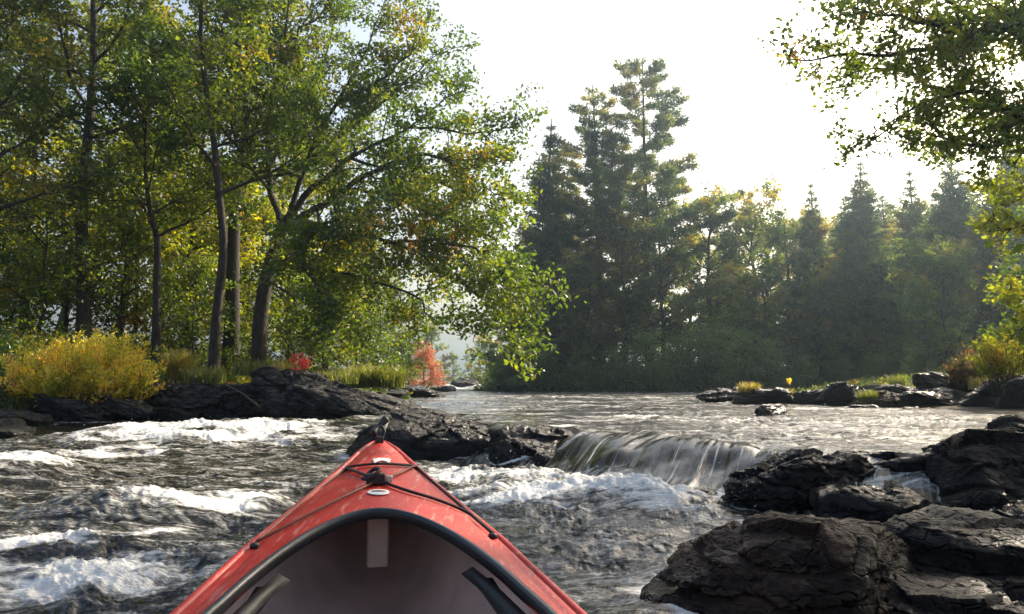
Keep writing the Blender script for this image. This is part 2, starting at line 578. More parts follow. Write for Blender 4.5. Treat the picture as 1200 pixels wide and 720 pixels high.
def simple_mat(name, col, rough=0.5, metal=0.0, bump=0.0, bscale=60, var=0.0, coat=0.0, spec=0.5):
    m, N, L, pb = new_mat(name)
    tc = N.new('ShaderNodeTexCoord')
    n1 = nd(N, 'ShaderNodeTexNoise', i_Scale=bscale, i_Detail=6, i_Roughness=0.65)
    L.new(tc.outputs['Object'], n1.inputs['Vector'])
    n2 = nd(N, 'ShaderNodeTexNoise', i_Scale=5.0, i_Detail=6, i_Roughness=0.6)
    L.new(tc.outputs['Object'], n2.inputs['Vector'])
    d = tuple(c * (1 - var) for c in col)
    l = tuple(min(1, c * (1 + var * 0.8) + var * 0.02) for c in col)
    r = ramp(N, [(0.35, d), (0.7, l)])
    L.new(n2.outputs['Fac'], r.inputs[0])
    L.new(r.outputs[0], pb.inputs['Base Color'])
    rr = nd(N, 'ShaderNodeMapRange')
    rr.inputs['To Min'].default_value = max(0.03, rough - 0.12)
    rr.inputs['To Max'].default_value = min(1, rough + 0.15)
    L.new(n1.outputs['Fac'], rr.inputs[0])
    L.new(rr.outputs[0], pb.inputs['Roughness'])
    pb.inputs['Metallic'].default_value = metal
    pb.inputs['Specular IOR Level'].default_value = spec
    pb.inputs['Coat Weight'].default_value = coat
    if bump:
        b = nd(N, 'ShaderNodeBump', i_Strength=bump, i_Distance=0.002)
        L.new(n1.outputs['Fac'], b.inputs['Height'])
        L.new(b.outputs[0], pb.inputs['Normal'])
    return m

def deck_mat():
    """red polyethylene with scuffs, scratches and dried water marks"""
    m, N, L, pb = new_mat('kayak_red')
    tc = N.new('ShaderNodeTexCoord')
    n1 = nd(N, 'ShaderNodeTexNoise', i_Scale=4.0, i_Detail=8, i_Roughness=0.65)
    L.new(tc.outputs['Object'], n1.inputs['Vector'])
    r = ramp(N, [(0.3, (0.40, 0.014, 0.006)), (0.55, (0.52, 0.022, 0.009)), (0.75, (0.58, 0.045, 0.022))])
    L.new(n1.outputs['Fac'], r.inputs[0])
    mp = N.new('ShaderNodeMapping')
    mp.inputs['Scale'].default_value = (60, 7, 60)
    mp.inputs['Rotation'].default_value = (0, 0, 0.5)
    L.new(tc.outputs['Object'], mp.inputs[0])
    n2 = nd(N, 'ShaderNodeTexNoise', i_Scale=1.5, i_Detail=4, i_Roughness=0.6)
    L.new(mp.outputs[0], n2.inputs['Vector'])
    n3 = nd(N, 'ShaderNodeTexNoise', i_Scale=130.0, i_Detail=3, i_Roughness=0.5)
    L.new(tc.outputs['Object'], n3.inputs['Vector'])
    sc = nd(N, 'ShaderNodeMapRange')
    sc.inputs['From Min'].default_value = 0.55
    sc.inputs['From Max'].default_value = 0.70
    L.new(n2.outputs['Fac'], sc.inputs[0])
    sp_ = nd(N, 'ShaderNodeMapRange')
    sp_.inputs['From Min'].default_value = 0.64
    sp_.inputs['From Max'].default_value = 0.70
    L.new(n3.outputs['Fac'], sp_.inputs[0])
    ad = nd(N, 'ShaderNodeMath', operation='ADD', use_clamp=True)
    L.new(sc.outputs[0], ad.inputs[0]); L.new(sp_.outputs[0], ad.inputs[1])
    sf = nd(N, 'ShaderNodeMath', operation='MULTIPLY')
    L.new(ad.outputs[0], sf.inputs[0]); sf.inputs[1].default_value = 0.75
    mx = nd(N, 'ShaderNodeMix', data_type='RGBA')
    L.new(sf.outputs[0], mx.inputs[0]); L.new(r.outputs[0], mx.inputs[6])
    mx.inputs[7].default_value = (0.62, 0.28, 0.22, 1)
    L.new(mx.outputs[2], pb.inputs['Base Color'])
    rr = nd(N, 'ShaderNodeMapRange')
    rr.inputs['To Min'].default_value = 0.28
    rr.inputs['To Max'].default_value = 0.6
    L.new(n1.outputs['Fac'], rr.inputs[0])
    L.new(rr.outputs[0], pb.inputs['Roughness'])
    b = nd(N, 'ShaderNodeBump', i_Strength=0.25, i_Distance=0.002)
    L.new(n3.outputs['Fac'], b.inputs['Height'])
    L.new(b.outputs[0], pb.inputs['Normal'])
    return m
M['red'] = deck_mat()
M['rim'] = simple_mat('kayak_rim', (0.02, 0.022, 0.026), 0.3, bump=0.2, var=0.3)
M['black'] = simple_mat('black_rubber', (0.015, 0.015, 0.016), 0.5, bump=0.3, var=0.3)
M['cord'] = simple_mat('cord', (0.02, 0.012, 0.012), 0.7, bump=0.5, bscale=300, var=0.4)
M['inner'] = simple_mat('kayak_inside', (0.76, 0.64, 0.60), 0.5, bump=0.2, var=0.25)
M['foam_block'] = simple_mat('foam_block', (0.34, 0.25, 0.21), 0.85, bump=0.5, var=0.35)
M['steel'] = simple_mat('fitting', (0.55, 0.53, 0.5), 0.35, metal=0.6)
M['decal'] = simple_mat('decal', (0.78, 0.74, 0.70), 0.5, var=0.1)
M['decal_ink'] = simple_mat('decal_ink', (0.12, 0.10, 0.10), 0.5)

# ------------------------------------------------------------------ the river's shape
FOOT = [(-12, 9), (-3, 8.4), (-1.5, 7.7), (-0.8, 7.35), (0, 6.4), (0.45, 5.7), (0.75, 4.95), (1.0, 4.4), (1.3, 4.05), (1.7, 3.7), (2.4, 3.6), (5, 3.8), (12, 5)]
TOP = [(-12, 26), (-4, 21), (-2.2, 17), (-1.3, 11.5), (-0.8, 8.9), (0, 7.7), (0.45, 7.2), (0.75, 6.9), (1.0, 6.6), (1.3, 6.0), (1.7, 4.9), (2.4, 4.5), (5, 4.7), (12, 6)]
POOL = 0.30
XL = [(-6, -9), (5, -8.2), (8.5, -6.5), (10, -7.2), (13, -8.8), (14.5, -7), (15.2, -4.2), (17, -3.6), (20, -4.0), (30, -4.6), (39, -5.0), (60, -6.6), (110, -9)]
XR = [(-6, 2.6), (2, 1.7), (4, 3.0), (6, 4.6), (8, 6.0), (14, 6.9), (24, 7.2), (28, 11), (33, 17), (38, 19), (41, 12), (43, -1.4), (60, -2.3), (110, -5)]

def level(x, y):
    f = interp(x, FOOT)
    t = interp(x, TOP)
    s = np.clip((y - f) / (t - f), 0, 1)
    s = s * s * (3 - 2 * s)
    return POOL * s + 0.36 * sstep(44, 95, y)

def bank(x, y):
    """distance inland, negative in the river"""
    return np.maximum(interp(y, XL) - x, x - interp(y, XR))

def ground_z(x, y):
    d = bank(x, y)
    n = fbm(xyz(x * 0.25, y * 0.25, 3.0), 4) * 0.35 + fbm(xyz(x * 1.1, y * 1.1, 9.0), 3) * 0.1
    rise = np.where(np.asarray(x) < 0, 1.35, 0.7)
    z = level(x, y) - 0.45 + 0.5 * sstep(-0.9, 0.25, d) + rise * sstep(0.2, 7.5, d) + n * sstep(-0.5, 3, d)
    return z + 0.02 * np.clip(d - 10, 0, 200)

def gz(x, y):
    return float(ground_z(np.array([x]), np.array([y]))[0])

def build_ground():
    a = np.concatenate([-np.geomspace(400, 14, 40), np.linspace(-13.8, 22, 220), np.geomspace(22.5, 400, 40)])
    b = np.concatenate([np.linspace(-60, -3, 12), np.linspace(-2.5, 62, 330), np.geomspace(63, 700, 50)])
    X, Y = np.meshgrid(a, b)
    Z = ground_z(X.ravel(), Y.ravel())
    V = np.stack([X.ravel(), Y.ravel(), Z], 1)
    nx, ny = len(a), len(b)
    i, j = np.meshgrid(np.arange(nx - 1), np.arange(ny - 1))
    k = (j * nx + i).ravel()
    Q = np.stack([k, k + 1, k + nx + 1, k + nx], 1)
    o = link('ground', mesh_np('ground', V, Q, M['ground']))
    tag(o, kind='structure')
build_ground()

# foam zones: x, y, rx, ry, rotation, strength, height
def zone(px, py, rx, ry, rot, s, h, z=0.0):
    g = G(px, py, z)
    return (g[0], g[1], rx, ry, rot, s, h)
ZONES = [
    zone(235, 520, 2.0, 0.9, -0.05, 1.35, 0.16, 0.03),
    zone(150, 520, 1.3, 0.5, 0.2, 0.8, 0.05),
    zone(335, 512, 1.6, 0.8, 0.15, 1.05, 0.10, 0.05),
    zone(400, 498, 1.0, 0.5, 0.2, 0.7, 0.04, 0.1),
    zone(90, 537, 1.6, 0.5, 0.3, 0.95, 0.02),
    zone(20, 562, 0.5, 0.45, 0, 1.2, 0.16),
    zone(0, 590, 0.9, 0.25, 0.1, 0.5, 0.0),
    zone(255, 605, 0.65, 0.42, 0.25, 1.05, 0.06),
    zone(330, 590, 0.5, 0.25, 0.1, 0.75, 0.03),
    zone(230, 640, 0.5, 0.2, 0.2, 0.6, 0.0),
    zone(60, 662, 0.75, 0.27, 0, 1.25, 0.05),
    zone(165, 678, 0.6, 0.26, 0.1, 1.25, 0.03),
    zone(40, 705, 0.6, 0.16, 0, 1.0, 0.01),
    zone(180, 630, 0.35, 0.10, 0.9, 0.7, 0.0),
    zone(560, 568, 0.9, 0.6, -0.1, 1.1, 0.03),
    zone(640, 572, 0.7, 0.5, -0.3, 1.2, 0.03),
    zone(600, 600, 0.55, 0.34, -0.3, 1.35, 0.07),
    zone(700, 597, 0.6, 0.38, -0.35, 1.45, 0.09),
    zone(765, 605, 0.3, 0.26, -0.5, 1.25, 0.07),
    zone(800, 610, 0.35, 0.35, -0.5, 1.1, 0.02),
    zone(640, 635, 0.5, 0.18, -0.2, 0.65, 0.0),
    zone(840, 590, 0.3, 0.4, -0.5, 1.0, 0.0, 0.05),
    zone(760, 650, 0.45, 0.3, -0.2, 0.6, 0.0),
    zone(720, 468, 6.0, 1.6, 0.0, 0.82, 0.05, POOL),
    zone(620, 466, 3.0, 1.8, 0.0, 0.72, 0.05, POOL),
    zone(560, 474, 1.6, 1.5, 0.0, 0.6, 0.04, POOL),
    zone(900, 495, 2.2, 0.5, 0.1, 0.5, 0.0, POOL),
    (-4.2, 60, 4, 8, 0, 1.1, 0.05), (-5, 80, 4, 8, 0, 1.1, 0.05),
]
HUMPS = [zone(120, 612, 0.42, 0.30, 0.25, 0, 0.13), zone(290, 604, 0.35, 0.3, 0.1, 0, 0.05), zone(410, 508, 0.9, 0.8, 0.2, 0, 0.10, 0.1),
         zone(20, 548, 0.55, 0.45, 0, 0, 0.1), zone(700, 640, 0.5, 0.25, 0.2, 0, 0.03), zone(430, 560, 0.6, 0.4, 0, 0, 0.04)]

def kayak_W(s):
    return interp(s, [(-1.35, 0.0), (-1.25, 0.06), (-0.9, 0.2), (-0.5, 0.3), (0, 0.35), (0.5, 0.355), (0.9, 0.347), (1.24, 0.310), (1.6, 0.243), (2.0, 0.133), (2.3, 0.045), (2.36, 0.02), (2.38, 0.0)])
KH = math.radians(9.35)
KHV = np.array([-math.sin(KH), math.cos(KH)])
KRV = np.array([math.cos(KH), math.sin(KH)])

def build_water():
    rr = [0.5]
    while rr[-1] < 130:
        rr.append(rr[-1] + (max(0.011, rr[-1] * 0.0052) if rr[-1] < 12 else rr[-1] * 0.009))
    rr = np.array(rr)
    th = np.concatenate([np.linspace(-75, -37, 60, endpoint=False), np.linspace(-37, 37, 1000, endpoint=False), np.linspace(37, 75, 60)])
    th = np.radians(th)
    R, T = np.meshgrid(rr, th, indexing='ij')
    x = (R * np.sin(T)).ravel()
    y = (R * np.cos(T)).ravel()
    n = len(x)
    L = level(x, y)
    f, t = interp(x, FOOT), interp(x, TOP)
    steep = np.clip(2.6 / (t - f), 0, 1)
    s = np.clip((y - f) / (t - f), 0, 1)
    fall = sstep(0.02, 0.25, s) * sstep(1.7, 0.9, (y - f) / (t - f)) * steep
    fall = np.clip(fall * 1.3, 0, 1)
    upper = sstep(0.7, 1.0, s)
    zone_f = np.zeros(n)
    zh = np.zeros(n)
    for (cx, cy_, rx, ry, rot, st, h) in ZONES + HUMPS:
        c, s_ = math.cos(rot), math.sin(rot)
        dx, dy = x - cx, y - cy_
        e = ((dx * c + dy * s_) / rx) ** 2 + ((-dx * s_ + dy * c) / ry) ** 2
        w = np.exp(-e)
        zone_f = np.maximum(zone_f, st * np.exp(-e * 0.8)) if st else zone_f
        zh += h * w
    warp = fbm(xyz(x * 1.3, y * 1.3, 2.0), 2)
    near = sstep(14, 6, y) * (1 - upper)
    # turbulence
    q = xyz(x * 1.0 + warp * 0.5, y * 1.3 + warp * 0.5, 0.5)
    big = fbm(q * 1.3, 2) * 0.075
    mid = (ridged(q * 2.9 + 5, 4, 0.55) - 0.45) * 0.07
    small = (ridged(q * 9.0 + 9, 4, 0.6) - 0.45) * 0.022
    low = (big + mid + small) * (1 - upper) * (1 - 0.85 * fall)
    low *= 0.65 + 0.5 * np.clip(zone_f, 0, 1)
    chopn = (ridged(xyz(x * 1.6 + warp, y * 3.6, 7.0), 4, 0.6) - 0.45)
    chopn = chopn * (0.75 + 1.1 * np.clip(fbm(xyz(x * 0.35, y * 0.5, 51.0), 2), -0.5, 0.5)) + 0.55 * noise(xyz(x * 1.1, y * 2.0, 61.0))
    chop = chopn * (0.075 + 0.05 * np.clip(zone_f, 0, 1)) * upper * (1 - 0.75 * fall)
    # lumpy foam
    fz = np.clip(zone_f - 0.35, 0, 1)
    lump = (np.abs(noise(xyz(x * 7, y * 7, 1.0))) * 0.07 + np.abs(noise(xyz(x * 17, y * 17, 4.0))) * 0.04 + np.abs(noise(xyz(x * 43, y * 43, 8.0))) * 0.018) * fz * np.where(y > 14, 0.5, 0.62)
    # flow coordinates over the ledge
    th_ = 0.72
    a = x * math.cos(th_) - y * math.sin(th_)
    b = x * math.sin(th_) + y * math.cos(th_)
    a = a + 0.25 * np.sin(b * 1.3)
    # ledge under the thin sheet: lumps of rock
    streak = fbm(xyz(a * 5, b * 0.5, 3.0), 3) * 0.035 + fbm(xyz(a * 18, b * 0.8, 5.0), 2) * 0.008
    under = fbm(xyz(x * 1.8, y * 1.8, 12.0), 2) * 0.07
    fl = (streak + under) * fall
    Z = L + low + chop + lump + zh * (1 - 0.8 * upper) + fl
    Z += 0.012 * zh
    # pile-up of foam at the foot of the falls
    # foam from crests; on the upper pool also white for mirrored sky
    crest = np.clip((mid + small) * 9, 0, 1) * (1 - upper) * (1 - fall)
    crest_u = np.clip(chopn * 2.2, 0, 1) * upper
    # foot line foam
    foot = np.exp(-((y - f + 0.12) / 0.22) ** 2) * steep * sstep(-1.0, -0.2, x) * sstep(2.2, 1.3, x)
    zone_f = np.maximum(zone_f, 1.0 * foot)
    pat = fbm(xyz(x * 0.8, y * 2.2, 31.0), 3)
    collar = np.zeros(n)
    for (rx_, ry_, sx_, sy_, rr_) in RFOOT:
        if ry_ > 24:
            continue
        m_ = (np.abs(x - rx_) < sx_ * 1.8) & (np.abs(y - ry_) < sx_ * 1.8 + sy_)
        dx, dy = x[m_] - rx_, y[m_] - ry_
        c, s_ = math.cos(rr_), math.sin(rr_)
        e = np.sqrt(((dx * c + dy * s_) / sx_) ** 2 + ((-dx * s_ + dy * c) / sy_) ** 2)
        w_ = 0.10 / max(0.25, min(sx_, sy_))
        collar[m_] = np.maximum(collar[m_], np.exp(-((e - 1.0) / (0.10 + w_)) ** 2))
    zone_f = np.maximum(zone_f, collar * 0.72)
    base = 0.38 + 0.25 * crest * near + 0.14 * upper + 0.30 * upper * fbm(xyz(x * 0.45, y * 0.9, 41.0), 3) + 0.26 * crest_u * sstep(0.0, 0.35, pat) + 0.1 * near  # upper terms whiten the pool for reflected sky as well as foam
    foam_sheen = np.maximum(zone_f * (0.97 + 1.0 * fbm(xyz(x * 2.2, y * 3, 22.0), 3)), base) - 0.30 * fall * (zone_f < 0.6)
    foam_sheen = np.where(y > 9, foam_sheen - 0.06, foam_sheen)
    V = np.stack([x, y, Z], 1)
    nr, nt = len(rr), len(th)
    i, j = np.meshgrid(np.arange(nr - 1), np.arange(nt - 1), indexing='ij')
    k = (i * nt + j).ravel()
    Q = np.stack([k, k + nt, k + nt + 1, k + 1], 1)
    # leave out the water inside the kayak's hull
    ks = x * KHV[0] + y * KHV[1]
    kw = x * KRV[0] + y * KRV[1]
    inside = (np.abs(kw) < kayak_W(ks) * 0.8) & (ks < 2.0)
    ins = inside[Q].all(1)
    far_in = bank(x, y) > 3.0
    Q = Q[~ins & ~far_in[Q].all(1)]
    me = mesh_np('water', V, Q[:, ::-1], M['water'], {'foam': ('POINT', foam_sheen), 'fall': ('POINT', fall), 'flow': ('POINT', np.stack([a, b, Z * 0], 1))})
    tag(link('water', me), kind='structure')

# ------------------------------------------------------------------ rocks
_ICO = {}
def ico(level_):
    if level_ not in _ICO:
        bm = bmesh.new()
        bmesh.ops.create_icosphere(bm, subdivisions=level_, radius=1)
        V = np.array([v.co[:] for v in bm.verts])
        T = np.array([[v.index for v in f.verts] for f in bm.faces])
        bm.free()
        _ICO[level_] = (V, T)
    return _ICO[level_]

def rot3(rx, ry, rz):
    return np.array(Matrix.Rotation(rz, 3, 'Z') @ Matrix.Rotation(ry, 3, 'Y') @ Matrix.Rotation(rx, 3, 'X'))

RFOOT = []
def rock(name, label, loc, size, rot=(0, 0, 0), seed=0, mat='rock_wet', sub=6, planes=14, strata=None, rough=0.05, cat='rock', group=None, steps=0.0, sharp=22):
    rng = np.random.default_rng(seed)
    RFOOT.append((loc[0], loc[1], size[0], size[1], rot[2] if abs(rot[2]) < 1 else 0.0))
    U, T = ico(sub)
    n = rng.normal(size=(planes, 3))
    n /= np.linalg.norm(n, axis=1)[:, None]
    d = rng.uniform(0.62, 0.98, planes)
    n = np.concatenate([n, [[0, 0, 1], [0, 0, -1], [1, 0, 0], [-1, 0, 0], [0, 1, 0], [0, -1, 0]]])
    d = np.concatenate([d, [0.8, 0.8, 1, 1, 1, 1]])
    c = np.clip(U @ n.T, 0.02, None)
    r = d[None, :] / c
    r = np.minimum(r, 3)
    rs = (np.mean(r ** -sharp, 1) * len(d)) ** (-1.0 / sharp)
    V = U * rs[:, None] * np.array(size)[None, :]
    V = V @ rot3(*rot).T
    ms = float(np.mean(size))
    q = V / ms + seed * 3.7
    nrm = U @ rot3(*rot).T
    disp = fbm(q * 1.1, 5, 0.5) * rough * 1.4 + (ridged(q * 2.3, 5, 0.55) - 0.5) * rough * 0.5 + fbm(q * 9, 4, 0.6) * rough * 0.4
    # fractured blocks: each cell its own offset and tilt
    nc = 64
    cp_ = rng.normal(size=(nc, 3))
    cp_ = cp_ / np.linalg.norm(cp_, axis=1)[:, None] * rng.uniform(0.7, 1.1, nc)[:, None]
    sc_ = np.array([1, 1, 1.8])
    wq = U + 0.10 * np.stack([noise(q * 2.1), noise(q * 2.1 + 9), noise(q * 2.1 + 21)], 1)
    a2, b2 = wq * sc_, cp_ * sc_
    dd = (a2 ** 2).sum(1)[:, None] - 2 * a2 @ b2.T + (b2 ** 2).sum(1)[None, :]
    near_ = np.argmin(dd, 1)
    off_ = rng.uniform(-1, 1, nc)[near_]
    tl_ = rng.normal(size=(nc, 3))[near_]
    disp = disp + rough * (0.85 * off_ + 1.1 * ((U - cp_[near_]) * tl_).sum(1))
    V = V + nrm * (disp * ms)[:, None]
    if strata is not None:
        sd = np.array(strata[:3], float)
        sd /= np.linalg.norm(sd)
        th, amp = strata[3], strata[4]
        cc = (V @ sd) / th + fbm(q * 1.3, 3) * 0.9
        fr = cc - np.floor(cc)
        hsh = np.sin(np.floor(cc) * 12.9898 + seed) * 43758.5453
        hsh = hsh - np.floor(hsh)
        hn = np.sin((np.floor(cc) + 1) * 12.9898 + seed) * 43758.5453
        hn = hn - np.floor(hn)
        prof = hsh + (hn - hsh) * sstep(0.75, 1.0, fr)
        groove = -np.exp(-((fr - 0.85) / 0.07) ** 2) * 0.9 * (0.4 + hsh)
        side = nrm - (nrm @ sd)[:, None] * sd[None, :]
        V = V + side * (amp * ((prof - 0.5) + groove))[:, None]
    me = mesh_np(name, V, None, M[mat], T=T)
    o = link(name, me, loc=[float(v) for v in loc])
    tag(o, label, cat, group)
    return o

def at(px, py, Y, dz=0.0):
    p = P(px, py, Y)
    p[2] += dz
    return p
S1 = (0.35, -0.15, 1.0)
LG = 'rocks on the left bank'
# the ledge
rock('ledge_rock', 'black wet rock ledge with pale cracks just beyond the kayak bow', (-0.6, 8.0, 0.13), (1.08, 0.66, 0.37), (0, 0.03, -0.15), 6, 'rock_wet', 7, strata=(0.5, 0.2, 1, 0.2, 0.03), rough=0.05, sharp=12)
rock('ledge_rock', 'rounded black wet hump between the ledge and the start of the falls', (0.28, 7.15, 0.12), (0.48, 0.44, 0.29), (0, 0.15, -0.6), 9, 'rock_wet', 6, rough=0.08)
rock('ledge_rock', 'low dark rock awash at the foot of the falls', (0.93, 4.72, -0.03), (0.30, 0.13, 0.115), (0.0, -0.28, 0.35), 11, 'rock_wet', 6, rough=0.05)
RG = 'wet rocks beside the falls'
rock('wet_boulder', 'tall black wet rock face directly right of the falls with drops running down', (1.62, 4.52, 0.05), (0.44, 0.36, 0.36), (0.1, 0, 0.1), 21, 'rock_wet', 7, strata=(0.2, 0.1, 1, 0.10, 0.03), rough=0.09, group=RG)
rock('wet_boulder', 'black wet rock between the tall rock face and the thin trickle', (1.85, 4.0, -0.03), (0.42, 0.32, 0.27), (0.1, 0.1, 0.5), 22, 'rock_wet', 6, strata=(0.2, 0.1, 1, 0.10, 0.03), rough=0.09, group=RG)
rock('wet_boulder', 'dark shelf rock under the pool edge above the thin trickle', (2.12, 4.62, 0.12), (0.40, 0.26, 0.27), (0, 0, -0.2), 23, 'rock_wet', 6, strata=(0.2, 0.1, 1, 0.12, 0.03), rough=0.08, group=RG)
rock('big_boulder', 'biggest dark boulder, peaked, at the right edge above the layered slabs', (2.74, 4.35, 0.08), (0.82, 0.52, 0.53), (0.05, 0.08, 0.1), 35, 'rock_slab', 7, strata=(0.3, 0.1, 1, 0.2, 0.04), rough=0.07)
rock('big_boulder', 'low dark boulder between the peaked boulder and the layered slabs', (2.35, 3.55, -0.04), (0.62, 0.42, 0.30), (0, 0.05, 0.2), 34, 'rock_wet', 6, strata=(0.2, 0.1, 1, 0.1, 0.04), rough=0.08)
rock('front_boulder', 'brown weathered boulder beside the kayak, sunlit along its top ridge', (0.86, 2.62, 0.02), (0.44, 0.36, 0.34), (0.15, 0.12, -0.35), 41, 'rock_brown', 7, strata=(-0.25, -0.3, 1, 0.085, 0.035), rough=0.075)
rock('layered_slab', 'dark layered slab at the bottom right corner, uppermost of its pile', (1.62, 2.75, 0.09), (0.66, 0.46, 0.18), (0.08, 0.05, 0.1), 51, 'rock_slab', 7, strata=(0.1, -0.1, 1, 0.05, 0.03), rough=0.06)
rock('layered_slab', 'dark layered slab at the bottom right corner, middle one of its pile', (1.50, 2.38, 0.02), (0.62, 0.42, 0.15), (0.05, 0.02, 0.0), 52, 'rock_slab', 7, strata=(0.1, -0.1, 1, 0.05, 0.03), rough=0.06)
rock('layered_slab', 'dark layered slab at the bottom right corner, lowest of its pile', (1.38, 2.05, -0.06), (0.60, 0.40, 0.15), (0.03, 0.0, -0.1), 53, 'rock_slab', 7, strata=(0.1, -0.1, 1, 0.05, 0.03), rough=0.06)
# lone boulder in the pool
g = G(907, 487, POOL)
rock('pool_boulder', 'small round black boulder alone in the upper pool', (g[0], g[1] + 0.1, POOL + 0.03), (0.24, 0.18, 0.14), (0, 0, 0.2), 61, 'rock_wet', 5, rough=0.05)
# left bank
rock('slab_rock', 'long dark tilted slab sloping down to the right into the rapids', at(408, 478, 13.8, -0.05), (1.55, 0.9, 0.42), (0.1, 0.26, -0.1), 71, 'rock_bank', 7, strata=(0.75, -0.2, 0.9, 0.22, 0.09), rough=0.07, group=LG)
rock('slab_rock', 'tall dark cracked slab beneath the red sapling', at(345, 466, 14.6, -0.10), (1.1, 0.9, 0.70), (0.1, 0.1, 0.1), 72, 'rock_bank', 7, strata=(0.7, -0.2, 0.7, 0.24, 0.09), rough=0.08, group=LG)
rock('slab_rock', 'broad grey rock under the dry grass right of the yellow bush', at(255, 473, 14.9, -0.05), (1.15, 0.8, 0.50), (0.1, 0.05, 0.0), 73, 'rock_bank', 7, strata=(0.7, -0.2, 0.7, 0.2, 0.08), rough=0.09, group=LG)
rock('bank_rock', 'pale topped wedge rock in front of the yellow bush, left one', at(92, 483, 13.6), (0.75, 0.5, 0.27), (0, 0.18, -0.1), 74, 'rock_grey', 6, strata=(0.5, 0, 1, 0.12, 0.05), rough=0.07, group=LG)
rock('bank_rock', 'flat dark rock in front of the yellow bush, right one', at(155, 482, 13.9), (0.62, 0.45, 0.24), (0, 0.25, 0.1), 75, 'rock_grey', 6, strata=(0.5, 0, 1, 0.12, 0.05), rough=0.07, group=LG)
rock('bank_rock', 'small grey rock at the foot of the green weeds, left edge', at(25, 493, 12.6), (0.42, 0.4, 0.17), (0, 0.1, 0.3), 76, 'rock_grey', 6, rough=0.07, group=LG)
rock('bank_rock', 'dark wet rock at the left edge, lowest on the bank', at(-8, 508, 9.8), (0.45, 0.5, 0.20), (0, 0.1, 0.3), 77, 'rock_wet', 6, rough=0.07, group=LG)
rock('bank_rock', 'dark rock wedged between the flat rock and the broad grey rock', at(205, 487, 13.7), (0.4, 0.4, 0.14), (0, 0.1, 0.3), 78, 'rock_wet', 6, rough=0.07, group=LG)
# far left shore
FR = 'small rocks at the mouth of the far channel'
for k, (px, py, Y, sx, sz, lb) in enumerate([(455, 462, 20, 0.5, 0.12, 'low dark rock below the bright green grass clump'), (500, 462, 23, 0.55, 0.16, 'small brown rock standing out from the left shore'),
        (545, 449, 52, 1.1, 0.3, 'far dark rock in the middle of the white channel'), (520, 456, 34, 0.6, 0.13, 'small dark rock at the left of the channel mouth'),
        (596, 455, 40, 0.8, 0.2, 'low dark rock at the right of the channel mouth'), (475, 458, 26, 0.8, 0.2, 'wide dark rock under the shore shrubs'), (560, 447, 60, 1.0, 0.25, 'farthest dark rock up the channel')]):
    rock('shore_rock', lb, at(px, py, Y), (sx, sx * 0.8, sz), (0, 0, k), 80 + k, 'rock_wet', 5, rough=0.07, group=FR)
# right island of rocks
IG = 'rocks along the right shore of the pool'
for k, (px, py, Y, sx, sz, m_, lb) in enumerate([
        (848, 464, 17.5, 0.75, 0.13, 'rock_wet', 'flat dark rock tapering into the pool at the left end of the right shore rocks'),
        (900, 466, 16.0, 0.85, 0.20, 'rock_wet', 'dark rock under the first straw-coloured grass tuft'),
        (952, 468, 15.6, 0.55, 0.2, 'rock_wet', 'dark rock just right of the small yellow flower'),
        (985, 466, 15.2, 0.62, 0.27, 'rock_wet', 'rounded dark rock between the two grass tufts'),
        (1035, 473, 14.2, 0.62, 0.22, 'rock_brown', 'brownish rock lit along its top, right of the second grass tuft'),
        (1050, 464, 15.6, 0.6, 0.22, 'rock_grey', 'wedge shaped grey rock behind the brownish rock'),
        (1095, 470, 14.0, 0.85, 0.26, 'rock_wet', 'long low black rock at the middle of the right shore'),
        (1120, 460, 14.6, 0.72, 0.42, 'rock_wet', 'tall black rock below the autumn shrub'),
        (1165, 468, 12.8, 0.62, 0.33, 'rock_wet', 'black rock at the foot of the autumn shrub'),
        (1205, 470, 11.8, 0.55, 0.42, 'rock_wet', 'big black rock cut by the right edge of the picture'),
        (1010, 479, 13.6, 0.3, 0.07, 'rock_wet', 'small flat wet rock awash in front of the second grass tuft'),
        (1070, 482, 13.0, 0.35, 0.07, 'rock_wet', 'small flat wet rock awash before the long low rock')]):
    rock('island_rock', lb, at(px, py, Y), (sx, sx * 0.75, sz), (0, 0.1 * ((k % 3) - 1), k * 1.3), 100 + k, m_, 6, strata=(0.4, 0.1, 1, 0.12, 0.04), rough=0.08, group=IG)

build_water()

# ------------------------------------------------------------------ trees
def leaf_quads(Pn, size, rng, up=0.6, aspect=0.62, droop=0.0, dirs=None):
    n = len(Pn)
    nr = rng.normal(size=(n, 3))
    nr[:, 2] = nr[:, 2] * 0.7 + np.sign(nr[:, 2] + 0.3) * up
    nr /= np.linalg.norm(nr, axis=1)[:, None]
    t = rng.normal(size=(n, 3)) if dirs is None else dirs + rng.normal(size=(n, 3)) * 0.35
    t[:, 2] -= droop
    t -= (t * nr).sum(1)[:, None] * nr
    t /= np.linalg.norm(t, axis=1)[:, None] + 1e-9
    b = np.cross(nr, t)
    s = (size * rng.uniform(0.6, 1.3, n))[:, None]
    fold = nr * s * rng.uniform(0.0, 0.16, n)[:, None]
    V = np.empty((n, 4, 3))
    V[:, 0] = Pn
    V[:, 1] = Pn + t * s * 0.45 + b * s * aspect * 0.5 + fold
    V[:, 2] = Pn + t * s
    V[:, 3] = Pn + t * s * 0.45 - b * s * aspect * 0.5 + fold
    return V.reshape(-1, 3), np.arange(4 * n).reshape(-1, 4)

def tint_of(Pn, rng, freq=0.6, bias=0.0, spread=0.55, seed=0):
    return np.clip(0.42 + bias + spread * fbm(Pn * freq + seed, 2) * 1.3 + rng.normal(size=len(Pn)) * 0.10, 0, 1)

